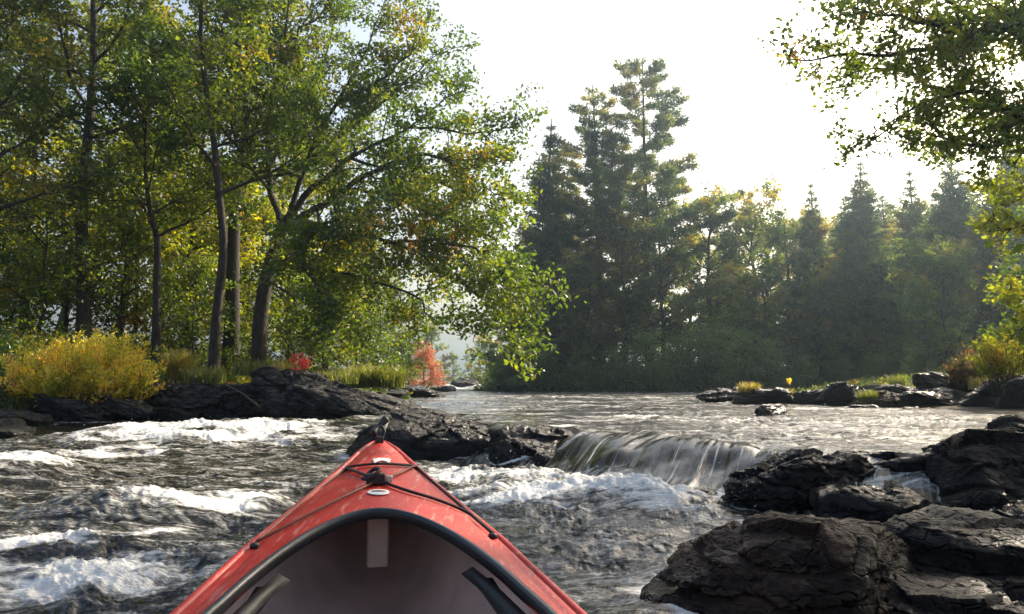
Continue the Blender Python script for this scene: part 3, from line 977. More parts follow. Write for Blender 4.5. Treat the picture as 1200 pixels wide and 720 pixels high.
def grow(start, d, length, nseg, rng, wander=0.12, trop=0.0):
    p = np.array(start, float)
    d = np.array(d, float)
    d /= np.linalg.norm(d)
    out = [p.copy()]
    st = length / nseg
    for k in range(nseg):
        d = d + rng.normal(size=3) * wander
        d[2] += trop
        d /= np.linalg.norm(d)
        p = p + d * st
        out.append(p.copy())
    return np.array(out)

def dirfrom(t, rng, ang, flat=0.0):
    """direction leaving t at angle ang, random azimuth"""
    r = rng.normal(size=3)
    r[2] *= (1 - flat)
    r -= r @ t * t
    r /= np.linalg.norm(r) + 1e-9
    return t * math.cos(ang) + r * math.sin(ang)

def flesh(limbs, rng, wood, leafpts, brlen=1.3, brgap=0.32, twgap=0.2, twlen=0.5, perTwig=12, flat=0.4, start=0.3, trop=0.02, spread=0.09):
    """branches, twigs and leaf points for limbs = [(pts, r0, r1)]"""
    perTwig, brgap, twgap, spread = perTwig * 2.6, brgap * 0.62, twgap * 0.78, spread * 1.15
    for pts, r0, r1 in limbs:
        seg = np.linalg.norm(np.diff(pts, axis=0), axis=1)
        L = seg.sum()
        cum = np.concatenate([[0], np.cumsum(seg)])
        wood.append((pts, np.linspace(r0, r1, len(pts)), 6))
        s = L * start
        while s < L:
            i = min(np.searchsorted(cum, s) - 1, len(pts) - 2)
            i = max(i, 0)
            f = (s - cum[i]) / (seg[i] + 1e-9)
            p = pts[i] * (1 - f) + pts[i + 1] * f
            t = (pts[i + 1] - pts[i]) / (seg[i] + 1e-9)
            bl = brlen * rng.uniform(0.55, 1.25) * (1 - 0.45 * s / L)
            br = grow(p, dirfrom(t, rng, rng.uniform(0.6, 1.15), flat), bl, 5, rng, 0.16, trop)
            rr = (r0 + (r1 - r0) * s / L)
            wood.append((br, np.linspace(max(0.008, rr * 0.45), 0.005, 6), 4))
            ns = max(2, int(bl / twgap))
            for k in range(ns):
                u = (k + 0.6 + rng.uniform(-0.3, 0.3)) / ns
                j = min(int(u * 5), 4)
                fp = u * 5 - j
                q = br[j] * (1 - fp) + br[j + 1] * fp
                tt = br[j + 1] - br[j]
                tt /= np.linalg.norm(tt) + 1e-9
                tw = grow(q, dirfrom(tt, rng, rng.uniform(0.4, 1.1), flat), twlen * rng.uniform(0.5, 1.2), 3, rng, 0.2, trop)
                wood.append((tw, np.array([0.005, 0.004, 0.003, 0.002]), 3))
                m = rng.poisson(perTwig)
                if m:
                    w = rng.uniform(0.15, 1.05, m) * 3
                    a = np.minimum(w.astype(int), 2)
                    fr = (w - a)[:, None]
                    lp = tw[a] * (1 - fr) + tw[a + 1] * fr + rng.normal(size=(m, 3)) * spread * np.array([1, 1, 0.6])
                    leafpts.append(lp)
            s += brgap * rng.uniform(0.6, 1.4)

def wood_mesh(name, wood, mat, skip_thin=0.0):
    A = Acc()
    for pts, rad, sd in wood:
        if rad[0] < skip_thin:
            continue
        A.add(*tube(pts, rad, sd, cap=False))
    V, Q = A.arr()
    return mesh_np(name, V, Q, mat)

def trunk_pts(H, lean, rng, n=14, wob=0.1):
    z = np.linspace(0, H, n)
    x = lean[0] * (z / H) + np.cumsum(rng.normal(size=n)) * wob * H / n
    y = lean[1] * (z / H) + np.cumsum(rng.normal(size=n)) * wob * H / n
    x -= x[0]
    y -= y[0]
    return np.stack([x, y, z - 0.25], 1)

def deciduous(seed, H, r, lean=(0, 0), first=0.35, nlimb=14, limblen=3.2, leaf=0.11, perTwig=12, mat='leaf_maple', bark='bark', bias=0.0, spread_t=0.55, trunk=None, rise=0.5, brgap=0.32, twgap=0.2, brlen=1.3, up=0.6, tfreq=0.6, flat=0.4, thin=0.0, top_scale=0.45, skew=(0, 0)):
    """returns (trunk mesh, crown mesh)"""
    rng = np.random.default_rng(seed)
    tp = trunk if trunk is not None else trunk_pts(H, lean, rng)
    n = len(tp)
    tr = np.linspace(1, 0.12, n) ** 0.8 * r
    tr[0] *= 1.35
    wood = [(tp, tr, 10)]
    limbs = []
    for k in range(nlimb):
        u = first + (1 - first) * (k + rng.uniform(0, 0.7)) / nlimb
        i = min(int(u * (n - 1)), n - 2)
        f = u * (n - 1) - i
        p = tp[i] * (1 - f) + tp[i + 1] * f
        az = k * 2.4 + rng.uniform(-0.5, 0.5)
        v = (u - first) / (1 - first)
        L = limblen * (1 - (1 - top_scale) * v) * rng.uniform(0.75, 1.2)
        d = np.array([math.cos(az) + skew[0], math.sin(az) + skew[1], rise * (0.4 + v) + rng.uniform(-0.1, 0.3)])
        lp = grow(p, d, L, 7, rng, 0.11, 0.03)
        limbs.append((lp, max(0.02, tr[i] * 0.5), 0.012))
    limbs.append((tp[int(n * 0.72):], tr[int(n * 0.72)], 0.012))
    leafpts = []
    flesh(limbs, rng, wood, leafpts, brlen=brlen, perTwig=perTwig, brgap=brgap, twgap=twgap, flat=flat)
    LP = np.concatenate(leafpts)
    V, Q = leaf_quads(LP, leaf, rng, up=up)
    tint = tint_of(LP, rng, tfreq, bias, spread_t, seed)
    return wood_mesh('trunk', wood, M[bark], thin), mesh_np('crown', V, Q, M[mat], {'tint': ('FACE', tint)}, smooth=False)

def conifer(seed, H, r, kind='spruce', maxlen=2.2, leafw=0.22, dens=1.0, bias=0.0, first=0.05):
    rng = np.random.default_rng(seed)
    tp = trunk_pts(H, (rng.normal() * 0.2, rng.normal() * 0.2), rng, 16, 0.02)
    n = len(tp)
    tr = np.linspace(r, 0.02, n)
    wood = [(tp, tr, 8)]
    LPs, DRs = [], []
    z = H * first
    while z < H * 0.985:
        v = z / H
        if kind == 'pine':
            prof = (0.6 + 0.85 * math.sin(min(1, (1 - v) * 1.35) * math.pi * 0.62)) * (1 - v) ** 0.35 * rng.uniform(0.45, 1.25)
            nb = rng.integers(3, 6)
            gap = 0.66
        else:
            prof = (1.05 * (1 - v) ** 0.95 + 0.03) * rng.uniform(0.8, 1.15)
            nb = rng.integers(5, 8)
            gap = 0.34
        az0 = rng.uniform(0, 6.28)
        i = min(int(v * (n - 1)), n - 2)
        f = v * (n - 1) - i
        p0 = tp[i] * (1 - f) + tp[i + 1] * f
        for b in range(nb):
            az = az0 + b * 6.283 / nb + rng.uniform(-0.4, 0.4)
            L = maxlen * prof * rng.uniform(0.65, 1.15)
            L = max(L, 0.06)
            el = rng.uniform(-0.05, 0.3) if kind == 'pine' else (-0.25 + 0.75 * v + rng.uniform(-0.1, 0.1))
            d = np.array([math.cos(az), math.sin(az), el])
            br = grow(p0, d, L, 6, rng, 0.06, 0.05 if kind == 'pine' else 0.04)
            wood.append((br, np.linspace(max(0.012, r * 0.22 * (1 - v)), 0.006, 7), 4))
            # side sprays in a flat fan
            ns = max(4, int(L / 0.15 * dens))
            for k in range(ns):
                u = (0.36 if kind == 'pine' else 0.08) + (0.98 - 0.15) * (k + rng.uniform(0, 1)) / ns
                u = min(u, 1)
                j = min(int(u * 6), 5)
                fp = u * 6 - j
                q = br[j] * (1 - fp) + br[j + 1] * fp
                t = br[j + 1] - br[j]
                t /= np.linalg.norm(t)
                side = np.cross(t, [0, 0, 1.0])
                side *= rng.choice([-1, 1])
                sl = (0.42 + 0.45 * (1 - u)) * min(1.0, L * 0.5 + (0.35 if kind == 'pine' else 0)) * rng.uniform(0.6, 1.2)
                m = max(8, int(sl / 0.014 * dens))
                w = rng.uniform(0, 1, m)
                dd = t * 0.7 + side * 0.8 + np.array([0, 0, 0.12 if kind == 'pine' else -0.12])
                dd /= np.linalg.norm(dd)
                pp = q + dd * (w * sl)[:, None] + rng.normal(size=(m, 3)) * (0.085 if kind == 'pine' else 0.06)
                LPs.append(pp)
                dv = np.repeat(dd[None, :], m, 0) + rng.normal(size=(m, 3)) * 0.5
                if kind == 'pine':
                    dv[:, 2] += 0.25
                DRs.append(dv)
        z += gap * rng.uniform(0.7, 1.3) * (1 if kind != 'pine' else (0.75 + 0.5 * rng.random()))
    LP = np.concatenate(LPs)
    DR = np.concatenate(DRs)
    V, Q = leaf_quads(LP, leafw * (1.0 if kind == 'pine' else np.clip((1 - LP[:, 2] / H) * 4 + 0.25, 0.35, 1)), rng, up=0.5, aspect=0.34, dirs=DR)
    tint = tint_of(LP, rng, 0.6, bias, 0.9, seed)  # wide spread paints light clumps as sunlit accents on the needles
    return wood_mesh('trunk', wood, M['bark_dark']), mesh_np('crown', V, Q, M['needle'], {'tint': ('FACE', tint)}, smooth=False)

def place(meshes, name, label, cat, x, y, rz=0.0, scale=1.0, group=None, z=None, tilt=(0, 0)):
    t = thing(name, label, cat, (x, y, gz(x, y) if z is None else z), rz, group)
    t.scale = scale if np.ndim(scale) else (scale, scale, scale)
    t.rotation_euler = (tilt[0], tilt[1], rz)
    for nm, me in zip(('trunk', 'crown'), meshes):
        link(nm, me, t)
    return t

def xat(px, Y):
    return (px - 600) / F * Y * (1 / 1.0) * (math.cos(PITCH) + 0.0)

# ---- left bank: the trees standing out in front
def px_trunk(pix, base, n=14):
    w = np.array([P(a, b, c) for a, b, c in pix]) - base
    return smoothline(w, n)
LT = 'trees of the left bank'
def front_tree(name, label, pix, seed, r, **kw):
    b = P(*pix[0])
    base = np.array([b[0], b[1], gz(b[0], b[1])])
    tp = px_trunk(pix, base, 16)
    tp[0, 2] = -0.3
    H = tp[-1, 2]
    ms = deciduous(seed, H, r, trunk=tp, **kw)
    return place(ms, name, label, 'tree', base[0], base[1], group=LT, z=base[2])
front_tree('tall_tree', 'tall straight grey trunk near the left edge rising out of the frame', [(100, 400, 19), (96, 310, 19), (97, 230, 19), (106, 130, 19), (110, 50, 19), (108, -60, 19), (104, -150, 19)], 201, 0.17, first=0.42, nlimb=16, limblen=3.4, perTwig=9, mat='leaf_oak', bias=-0.02)
front_tree('forked_tree', 'small dark forked tree between the tall straight trunk and the thin curved trunk', [(183, 402, 18), (184, 340, 18), (184, 280, 18), (176, 250, 18), (170, 190, 18), (172, 130, 18)], 202, 0.10, first=0.4, nlimb=11, limblen=2.2, perTwig=10, bark='bark_dark', bias=0.05)
front_tree('slender_tree', 'slender curved trunk lit on one side, right of the forked tree', [(250, 408, 17), (256, 350, 17), (262, 290, 17), (257, 230, 17), (250, 160, 17), (242, 110, 17), (235, 30, 17), (236, -70, 17), (238, -130, 17)], 203, 0.11, first=0.36, nlimb=18, limblen=2.9, perTwig=9, mat='leaf_maple', bias=-0.05)
front_tree('dark_tree', 'thick dark trunk close behind the slender curved trunk', [(272, 395, 20), (273, 320, 20), (276, 240, 20), (288, 150, 20), (290, 60, 20), (296, -60, 20)], 204, 0.2, first=0.45, nlimb=15, limblen=3.2, perTwig=9, mat='leaf_oak', bark='bark_dark')
front_tree('young_tree', 'young leafy tree cut by the left edge above the green weeds', [(-40, 410, 16), (-36, 300, 16), (-30, 180, 16), (-20, 60, 16), (-10, -40, 16)], 205, 0.13, first=0.3, nlimb=14, limblen=2.8, perTwig=8, mat='leaf_oak', bias=0.08)
# the spreading maple
def big_maple():
    rng = np.random.default_rng(33)
    b = P(305, 395, 18)
    base = np.array([b[0], b[1], gz(b[0], b[1])])
    W = lambda L: np.array([P(*q) for q in L]) - base
    tp = smoothline(W([(303, 405, 18), (308, 350, 18), (322, 290, 17.8), (338, 255, 17.6)]), 9)
    tp[0, 2] = -0.3
    wood = [(tp, np.linspace(0.18, 0.12, 9), 12)]
    LM = [
        ([(338, 255, 17.6), (370, 220, 17.3), (410, 185, 17), (470, 150, 16.5), (545, 105, 16)], .11),
        ([(335, 262, 17.6), (390, 235, 17), (450, 193, 16.5), (520, 185, 16), (596, 192, 15.5)], .11),
        ([(338, 255, 17.6), (358, 190, 17.5), (395, 120, 17.5), (430, 60, 17.2), (455, -10, 17)], .09),
        ([(330, 270, 17.8), (314, 200, 18), (322, 120, 18.3), (335, 50, 18.5), (340, -60, 18.8)], .11),
        ([(400, 228, 17), (440, 225, 16.5), (500, 248, 15.8), (560, 270, 15), (592, 315, 14.6)], .06),
        ([(322, 290, 17.8), (390, 286, 16.8), (440, 278, 16), (490, 296, 15.3), (545, 330, 14.8)], .09),
        ([(318, 305, 17.8), (380, 318, 16.5), (440, 328, 15.6), (490, 352, 15), (515, 380, 15)], .07),
        ([(450, 285, 16), (520, 282, 15), (575, 310, 14.2), (612, 350, 13.8), (622, 385, 13.6)], .045),
        ([(410, 185, 17), (470, 200, 17), (530, 222, 16.6), (590, 250, 16.2)], .05),
        ([(360, 190, 17.5), (425, 140, 17.8), (480, 90, 17.5), (525, 55, 17.2)], .06),
        ([(325, 240, 18), (290, 190, 17.6), (262, 130, 17.3), (250, 60, 17)], .06),
        ([(312, 330, 18), (350, 350, 17), (395, 372, 16.3), (430, 398, 16)], .05),
        ([(470, 150, 16.5), (520, 150, 16.3), (565, 160, 16), (602, 150, 15.8)], .04),
        ([(395, 120, 17.5), (450, 90, 17.2), (490, 45, 17), (505, 10, 17)], .05),
        ([(340, 252, 17.6), (370, 262, 16), (420, 250, 14.8), (470, 240, 14)], .06),
        ([(322, 290, 17.8), (345, 300, 16.2), (370, 330, 15), (390, 370, 14.4)], .05),
        ([(520, 185, 16), (560, 215, 15.6), (600, 235, 15.2)], .03),
        ([(545, 330, 14.8), (575, 365, 14.4), (590, 395, 14.2)], .03),
        ([(335, 50, 18.5), (380, 10, 18.5), (420, -40, 18.5)], .05),
        ([(314, 200, 18), (350, 130, 19), (380, 60, 19.5), (400, 0, 19.5)], .06),
        ([(450, 193, 16.5), (480, 225, 16.8), (510, 290, 17), (500, 340, 17)], .035),
    ]
    limbs = []
    for L, r in LM:
        n = 4 + 2 * len(L)
        pts = smoothline(W(L), n)
        pts[1:-1] += rng.normal(size=(n - 2, 3)) * 0.045
        limbs.append((pts, r * 0.8, 0.008))
    lp = []
    flesh(limbs, rng, wood, lp, brlen=1.15, perTwig=11.5, brgap=0.28, twgap=0.19, twlen=0.42, flat=0.3, start=0.22, trop=-0.01)
    LP = np.concatenate(lp)
    V, Q = leaf_quads(LP, 0.098, rng, up=0.4)
    tint = tint_of(LP, rng, 0.75, 0.08, 0.5, 3)
    red = np.exp(-((LP[:, 0] - 4.0) ** 2 + (LP[:, 2] - 3.2) ** 2) / 0.5) * (noise(LP * 2.2) > 0.05)
    tint = np.clip(tint + 0.5 * red, 0, 1)
    place((wood_mesh('trunk', wood, M['bark']), mesh_np('crown', V, Q, M['leaf_maple'], {'tint': ('FACE', tint)}, smooth=False)),
          'spreading_maple', 'big spreading maple leaning out over the river, red sprays among its leaves', 'tree', base[0], base[1], group=LT, z=base[2])
big_maple()

# ---- shared kinds
K = {}
K['wood_a'] = deciduous(301, 11.5, 0.16, first=0.22, nlimb=17, limblen=2.8, leaf=0.15, perTwig=8, mat='leaf_sunny', bark='bark_dark', brgap=0.42, twgap=0.26, bias=-0.05)
K['wood_b'] = deciduous(302, 10.0, 0.14, first=0.18, nlimb=16, limblen=2.6, leaf=0.15, perTwig=8, mat='leaf_oak', bark='bark_dark', brgap=0.42, twgap=0.26, bias=0.1)
K['under_a'] = deciduous(303, 4.6, 0.06, first=0.10, nlimb=14, limblen=1.6, leaf=0.11, perTwig=8, mat='leaf_sunny', bark='bark_dark', brgap=0.28, brlen=0.9, bias=0.02)
K['under_b'] = deciduous(304, 4.0, 0.05, first=0.08, nlimb=13, limblen=1.5, leaf=0.11, perTwig=8, mat='leaf_maple', bark='bark_dark', brgap=0.28, brlen=0.9, bias=-0.02)
K['far_a'] = deciduous(311, 9.0, 0.16, first=0.10, nlimb=18, limblen=3.0, leaf=0.16, perTwig=12, mat='leaf_far', bark='bark_dark', brgap=0.42, twgap=0.28, bias=0.05, spread_t=1.0)  # wide tint spread on both far kinds stands for sunlit clumps
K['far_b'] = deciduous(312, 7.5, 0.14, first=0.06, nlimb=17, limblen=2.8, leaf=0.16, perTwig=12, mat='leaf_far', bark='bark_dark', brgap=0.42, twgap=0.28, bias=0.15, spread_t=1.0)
K['russet'] = deciduous(313, 8.0, 0.14, first=0.10, nlimb=17, limblen=2.5, leaf=0.15, perTwig=12, mat='leaf_russet', bark='bark_dark', brgap=0.42, twgap=0.3)
K['pine_a'] = conifer(321, 18.0, 0.28, 'pine', 3.7, 0.19, 1.25, 0.08, first=0.12)
K['pine_b'] = conifer(322, 17.0, 0.26, 'pine', 3.4, 0.19, 1.3, 0.12, first=0.10)
K['spruce_a'] = conifer(323, 13.0, 0.2, 'spruce', 3.3, 0.2, 1.15, 0.0, first=0.03)
K['spruce_b'] = conifer(324, 12.0, 0.18, 'spruce', 2.8, 0.2, 1.15, 0.06, first=0.03)
K['shrub'] = deciduous(331, 1.8, 0.03, first=0.03, nlimb=14, limblen=1.1, leaf=0.10, perTwig=9, mat='leaf_shrub', brgap=0.18, twgap=0.14, brlen=0.6, bias=0.15, rise=0.9)
K['red_maple'] = deciduous(332, 3.4, 0.06, first=0.08, nlimb=15, limblen=1.5, leaf=0.13, perTwig=8, mat='leaf_coral', brgap=0.24, twgap=0.18, brlen=0.8)

def put(kind, name, label, cat, px, Y, rz, s, group, z=None):
    return place(K[kind], name, label, cat, xat(px, Y), Y, rz, s, group, z)

WG = 'woodland trees behind the left bank'
for k, (kd, px, Y, s, lb) in enumerate([
    ('wood_a', -60, 24, 1.0, 'yellow-green woodland tree outside the tall straight trunk, at the left edge'),
    ('wood_b', 30, 23, 1.05, 'dull green woodland tree between the left edge and the tall straight trunk'),
    ('wood_a', 130, 25, 1.0, 'yellow-green woodland tree seen behind the gap between the straight and forked trunks'),
    ('wood_b', 215, 24, 1.0, 'dull green woodland tree seen between the forked tree and the slender trunk'),
    ('wood_a', 300, 27, 1.1, 'yellow-green woodland tree far behind the thick dark trunk'),
    ('wood_b', 380, 25, 0.85, 'dull green woodland tree hidden behind the spreading maple'),
    ('wood_a', 60, 31, 1.2, 'tall yellow-green tree deep in the woods behind the tall straight trunk'),
    ('wood_a', 190, 33, 1.2, 'tall yellow-green tree deep in the woods behind the forked tree'),
    ('wood_b', 340, 34, 0.95, 'dull green tree deep in the woods behind the maple trunk'),
    ('wood_a', 420, 30, 0.55, 'short yellow-green tree under the outer branches of the maple'),
    ('wood_b', -20, 34, 1.25, 'tall dull green tree deep in the woods at the left edge'),
    ('wood_b', 455, 37, 0.5, 'small dull green tree where the left bank meets the far channel')]):
    put(kd, 'woodland_tree', lb, 'tree', px, Y, k * 1.7, s, WG)
UG = 'understory saplings of the left bank'
for k, (kd, px, Y, s, lb) in enumerate([
    ('under_a', -20, 19.5, 1.0, 'yellow sapling at the left edge behind the weeds'),
    ('under_b', 45, 18.5, 0.9, 'green sapling left of the tall straight trunk'),
    ('under_a', 75, 21, 1.1, 'yellow sapling just behind the tall straight trunk'),
    ('under_b', 140, 20, 0.95, 'green sapling between the straight trunk and the forked tree'),
    ('under_a', 150, 23, 1.25, 'tall yellow sapling further back between the straight and forked trunks'),
    ('under_a', 215, 21, 1.05, 'yellow sapling between the forked tree and the slender trunk'),
    ('under_b', 225, 18.8, 0.7, 'low green sapling at the foot of the slender trunk'),
    ('under_b', 335, 19.5, 0.8, 'green sapling just right of the maple trunk'),
    ('under_a', 300, 22.5, 1.1, 'yellow sapling behind the maple trunk'),
    ('under_b', 380, 18.2, 0.75, 'green sapling over the grass behind the tilted slab'),
    ('under_b', 415, 20, 0.8, 'dark green sapling above the bright green grass clump'),
    ('under_b', 445, 24, 0.75, 'green sapling hanging over the left shore near the channel'),
    ('under_a', 385, 24, 0.95, 'yellow-green sapling behind the tilted slab, deep in shade'),
    ('under_b', 10, 24, 1.3, 'tall green sapling in the dark wood at the left edge'),
    ('under_a', 255, 25, 1.3, 'tall yellow sapling behind the slender trunk'),
    ('under_b', 470, 31, 0.7, 'last green sapling on the left shore before the red maple')]):
    put(kd, 'understory_sapling', lb, 'sapling', px, Y, k * 2.1, s, UG)

# ---- far bank
FG = 'trees of the far bank'
for k, (kd, px, Y, s, lb, nm) in enumerate([
    ('pine_a', 762, 46, 1.08, 'tallest pine, tiered branches reaching right, top of the far bank', 'pine_tree'),
    ('pine_b', 706, 47, 1.08, 'second tallest pine, left of the tallest one', 'pine_tree'),
    ('pine_b', 672, 49, 0.72, 'short pine filling the left flank of the two tall pines', 'pine_tree'),
    ('spruce_b', 632, 46, 1.34, 'narrow green spire standing alone left of the tall pines', 'fir_tree'),
    ('russet', 690, 42, 0.95, 'russet-leaved tree below the tall pines', 'russet_tree'),
    ('far_b', 655, 43, 0.9, 'olive tree under the narrow green spire', 'leafy_tree'),
    ('russet', 735, 44, 1.05, 'orange-brown tree under the tallest pine', 'russet_tree'),
    ('far_a', 780, 43, 0.95, 'dark leafy tree right of the orange-brown tree', 'leafy_tree'),
    ('far_a', 835, 44, 1.12, 'round leafy tree at the right foot of the tallest pine', 'leafy_tree'),
    ('far_b', 885, 45, 1.25, 'pale grey-green tree in the dip of the far skyline', 'leafy_tree'),
    ('far_a', 925, 43, 0.95, 'leafy tree below the skyline dip, right of the pale one', 'leafy_tree'),
    ('spruce_b', 962, 43, 0.90, 'slim spruce, first spire right of the skyline dip', 'spruce_tree'),
    ('spruce_a', 1018, 41, 0.92, 'broad spruce, second spire right of the skyline dip', 'spruce_tree'),
    ('spruce_a', 990, 46, 0.85, 'dark spruce filling between the first and second spires', 'spruce_tree'),
    ('spruce_b', 1086, 38, 0.94, 'ragged spruce, third spire right of the skyline dip', 'spruce_tree'),
    ('spruce_a', 1050, 44, 0.82, 'dark spruce between the second and third spires', 'spruce_tree'),
    ('spruce_a', 1137, 34, 0.86, 'dark broad spruce behind the yellow leaves at the right', 'spruce_tree'),
    ('spruce_a', 1195, 33, 0.88, 'dark spruce at the right edge behind the overhanging bough', 'spruce_tree'),
    ('far_a', 1110, 30, 0.6, 'low leafy tree standing above the right shore rocks', 'leafy_tree'),
    ('far_b', 960, 41, 0.75, 'low leafy tree at the waterline left of the right shore rocks', 'leafy_tree'),
    ('far_a', 1040, 39, 0.75, 'low dark leafy tree behind the two grass tufts', 'leafy_tree'),
    ('far_a', 610, 45, 0.45, 'low dark tree at the point where the channel opens', 'leafy_tree'),
    ('far_b', 580, 50, 0.42, 'small dark tree at the right side of the far channel', 'leafy_tree'),
    ('far_a', 720, 50, 1.0, 'leafy tree in the shade behind the russet tree', 'leafy_tree'),
    ('far_b', 810, 50, 1.1, 'leafy tree in the shade behind the round one', 'leafy_tree'),
    ('far_a', 1150, 38, 1.0, 'leafy tree in the shade behind the broad right spruce', 'leafy_tree'),
    ('far_b', 905, 50, 1.3, 'leafy tree in the second row behind the skyline dip', 'leafy_tree'),
    ('far_a', 950, 50, 1.1, 'leafy tree in the second row behind the slim spruce', 'leafy_tree'),
    ('far_b', 1000, 49, 1.2, 'leafy tree in the second row behind the broad spruce', 'leafy_tree'),
    ('far_a', 1065, 48, 1.1, 'leafy tree in the second row behind the ragged spruce', 'leafy_tree'),
    ('spruce_a', 860, 52, 0.85, 'dark spruce in the second row behind the pale grey-green tree', 'spruce_tree'),
    ('spruce_a', 1110, 45, 0.85, 'dark spruce in the second row left of the broad right spruce', 'spruce_tree'),
    ('spruce_a', 1215, 42, 1.0, 'dark spruce at the right edge, half outside the picture', 'spruce_tree'),
    ('far_a', 1085, 33, 0.7, 'dark low leafy tree at the shore behind the tall black rock', 'leafy_tree'),
    ('far_b', 640, 47, 1.0, 'leafy tree closing the wood behind the narrow green spire', 'leafy_tree'),
    ('far_a', 900, 41, 0.7, 'low dark leafy tree behind the pale green shrubs', 'leafy_tree')]):
    if kd == 'russet' or kd.startswith('far'):
        pass
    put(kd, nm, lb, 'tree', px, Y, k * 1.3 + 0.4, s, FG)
SG = 'shrubs along the far waterline'
for k, (px, Y, s, lb) in enumerate([
    (600, 42, 1.1, 'dark shrub at the left end of the far waterline'), (640, 41.5, 1.0, 'dark shrub under the narrow green spire'),
    (680, 41, 0.9, 'low dark shrub below the russet tree'), (720, 41, 1.0, 'low shrub left of the pale green shrubs'),
    (757, 40, 1.35, 'first pale green shrub of the far waterline'), (795, 40, 1.2, 'second pale green shrub of the far waterline'),
    (828, 39.5, 1.45, 'tallest pale green shrub, feathery top'), (868, 39, 1.35, 'pale green shrub just right of the tallest shrub'),
    (903, 38.5, 1.1, 'pale green shrub at the right end of its row'), (940, 38, 0.8, 'low grey-green shrub behind the yellow flower'),
    (985, 37, 0.7, 'low dark shrub behind the rounded rock'), (1035, 33, 0.75, 'low shrub behind the second grass tuft'),
    (1080, 30, 0.8, 'shrub behind the long low black rock')]):
    put('shrub', 'waterline_shrub', lb, 'shrub', px, Y, k * 1.1, s, SG, z=POOL - 0.05)
# up the channel
CG = 'trees far up the channel'
put('red_maple', 'red_maple', 'coral red maple at the water far up the left shore', 'tree', 497, 46, 0.3, 0.78, None)
for k, (kd, px, Y, s, lb) in enumerate([
    ('far_b', 505, 75, 0.75, 'pale hazy tree behind the coral red maple'), ('far_a', 530, 95, 0.45, 'pale hazy tree in the middle of the channel gap'),
    ('far_b', 552, 90, 0.55, 'pale hazy tree closing the channel at its right'), ('far_a', 480, 60, 0.7, 'dull tree behind the last green sapling'),
    ('far_b', 570, 70, 0.55, 'hazy tree beyond the small dark tree at the channel'), ('russet', 520, 84, 0.42, 'rusty hazy tree low in the channel gap')]):
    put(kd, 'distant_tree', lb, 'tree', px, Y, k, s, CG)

# ---- right bank trees: overhanging bough, yellow sprays
def right_maple():
    rng = np.random.default_rng(44)
    base = np.array([8.6, 8.8, gz(8.6, 8.8)])
    tp = smoothline(np.array([[0, 0, -0.3], [-0.1, 0, 2], [-0.3, 0.1, 4], [-0.2, 0.2, 6.5], [0, 0.3, 9.5]]), 14)
    wood = [(tp, np.linspace(0.26, 0.04, 14), 10)]
    W = lambda L: np.array([P(*q) for q in L]) - base
    LM = [
        ([(1330, 110, 8.8), (1220, 60, 8.6), (1180, 35, 8.4), (1120, 5, 8.2), (1060, -25, 8.0)], .06),
        ([(1300, 60, 8.8), (1200, 30, 8.2), (1140, 40, 7.8), (1080, 60, 7.6), (1010, 65, 7.5), (925, 70, 7.4)], .05),
        ([(1330, 160, 8.8), (1240, 140, 8.6), (1180, 125, 8.5), (1120, 110, 8.4), (1050, 85, 8.3), (985, 80, 8.2)], .05),
        ([(1330, 190, 8.8), (1260, 160, 8.4), (1200, 138, 8.0), (1150, 110, 7.8), (1080, 120, 7.6), (1020, 165, 7.5)], .05),
        ([(1320, 20, 8.8), (1200, -40, 8.4), (1100, -50, 8.2), (1020, -25, 8.0), (960, 0, 7.8)], .05),
        ([(1300, 100, 8.8), (1230, 120, 9.2), (1160, 150, 9.4), (1110, 165, 9.5), (1070, 160, 9.6)], .04),
        ([(1140, 40, 7.8), (1100, 30, 7.5), (1050, 20, 7.2), (1000, 10, 7.0)], .03),
        ([(1200, 138, 8.0), (1170, 170, 7.8), (1130, 170, 7.6), (1080, 145, 7.4)], .03),
    ]
    limbs = []
    for L, r in LM:
        n = 5 + 2 * len(L)
        pts = smoothline(W(L), n)
        pts[0] = tp[7] * 0.5 + pts[0] * 0.5
        pts[1:-1] += rng.normal(size=(n - 2, 3)) * 0.02
        limbs.append((pts, r, 0.006))
    lp = []
    flesh(limbs, rng, wood, lp, brlen=0.62, perTwig=7, brgap=0.15, twgap=0.12, twlen=0.26, flat=0.35, start=0.25, trop=-0.005, spread=0.045)
    # the rest of the crown, over and behind
    limbs = []
    for k in range(16):
        u = 0.5 + 0.5 * k / 16
        i = int(u * 13)
        az = k * 2.4
        d = np.array([math.cos(az) * 1.0 + 0.25, math.sin(az) - 0.2, 0.35])
        limbs.append((grow(tp[min(i, 13)], d, 2.9 * (1.25 - 0.6 * u), 7, rng, 0.1, 0.03), 0.05, 0.01))
    lp2 = []
    flesh(limbs, rng, wood, lp2, brlen=1.1, perTwig=5.5, brgap=0.36, twgap=0.24)
    LP = np.concatenate(lp)
    LP2 = np.concatenate(lp2)
    V, Q = leaf_quads(LP, 0.062, rng, up=0.5)
    V2, Q2 = leaf_quads(LP2, 0.11, rng, up=0.5)
    tint = np.concatenate([tint_of(LP, rng, 1.2, 0.0, 0.4, 3), tint_of(LP2, rng, 0.7, 0.0, 0.4, 3)])
    tipd = LP[:, 0] + base[0] < 2.75
    tint[:len(LP)][tipd] = np.clip(tint[:len(LP)][tipd] + 0.4 * (noise(LP[tipd] * 3) > -0.1), 0, 1)
    Vc = np.concatenate([V, V2])
    Qc = np.concatenate([Q, Q2 + len(V)])
    place((wood_mesh('trunk', wood, M['bark_dark']), mesh_np('crown', Vc, Qc, M['leaf_maple'], {'tint': ('FACE', tint)}, smooth=False)),
          'overhanging_maple', 'maple whose leafy bough hangs into the upper right corner, red at its tip', 'tree', base[0], base[1], group='trees of the right bank', z=base[2])
right_maple()

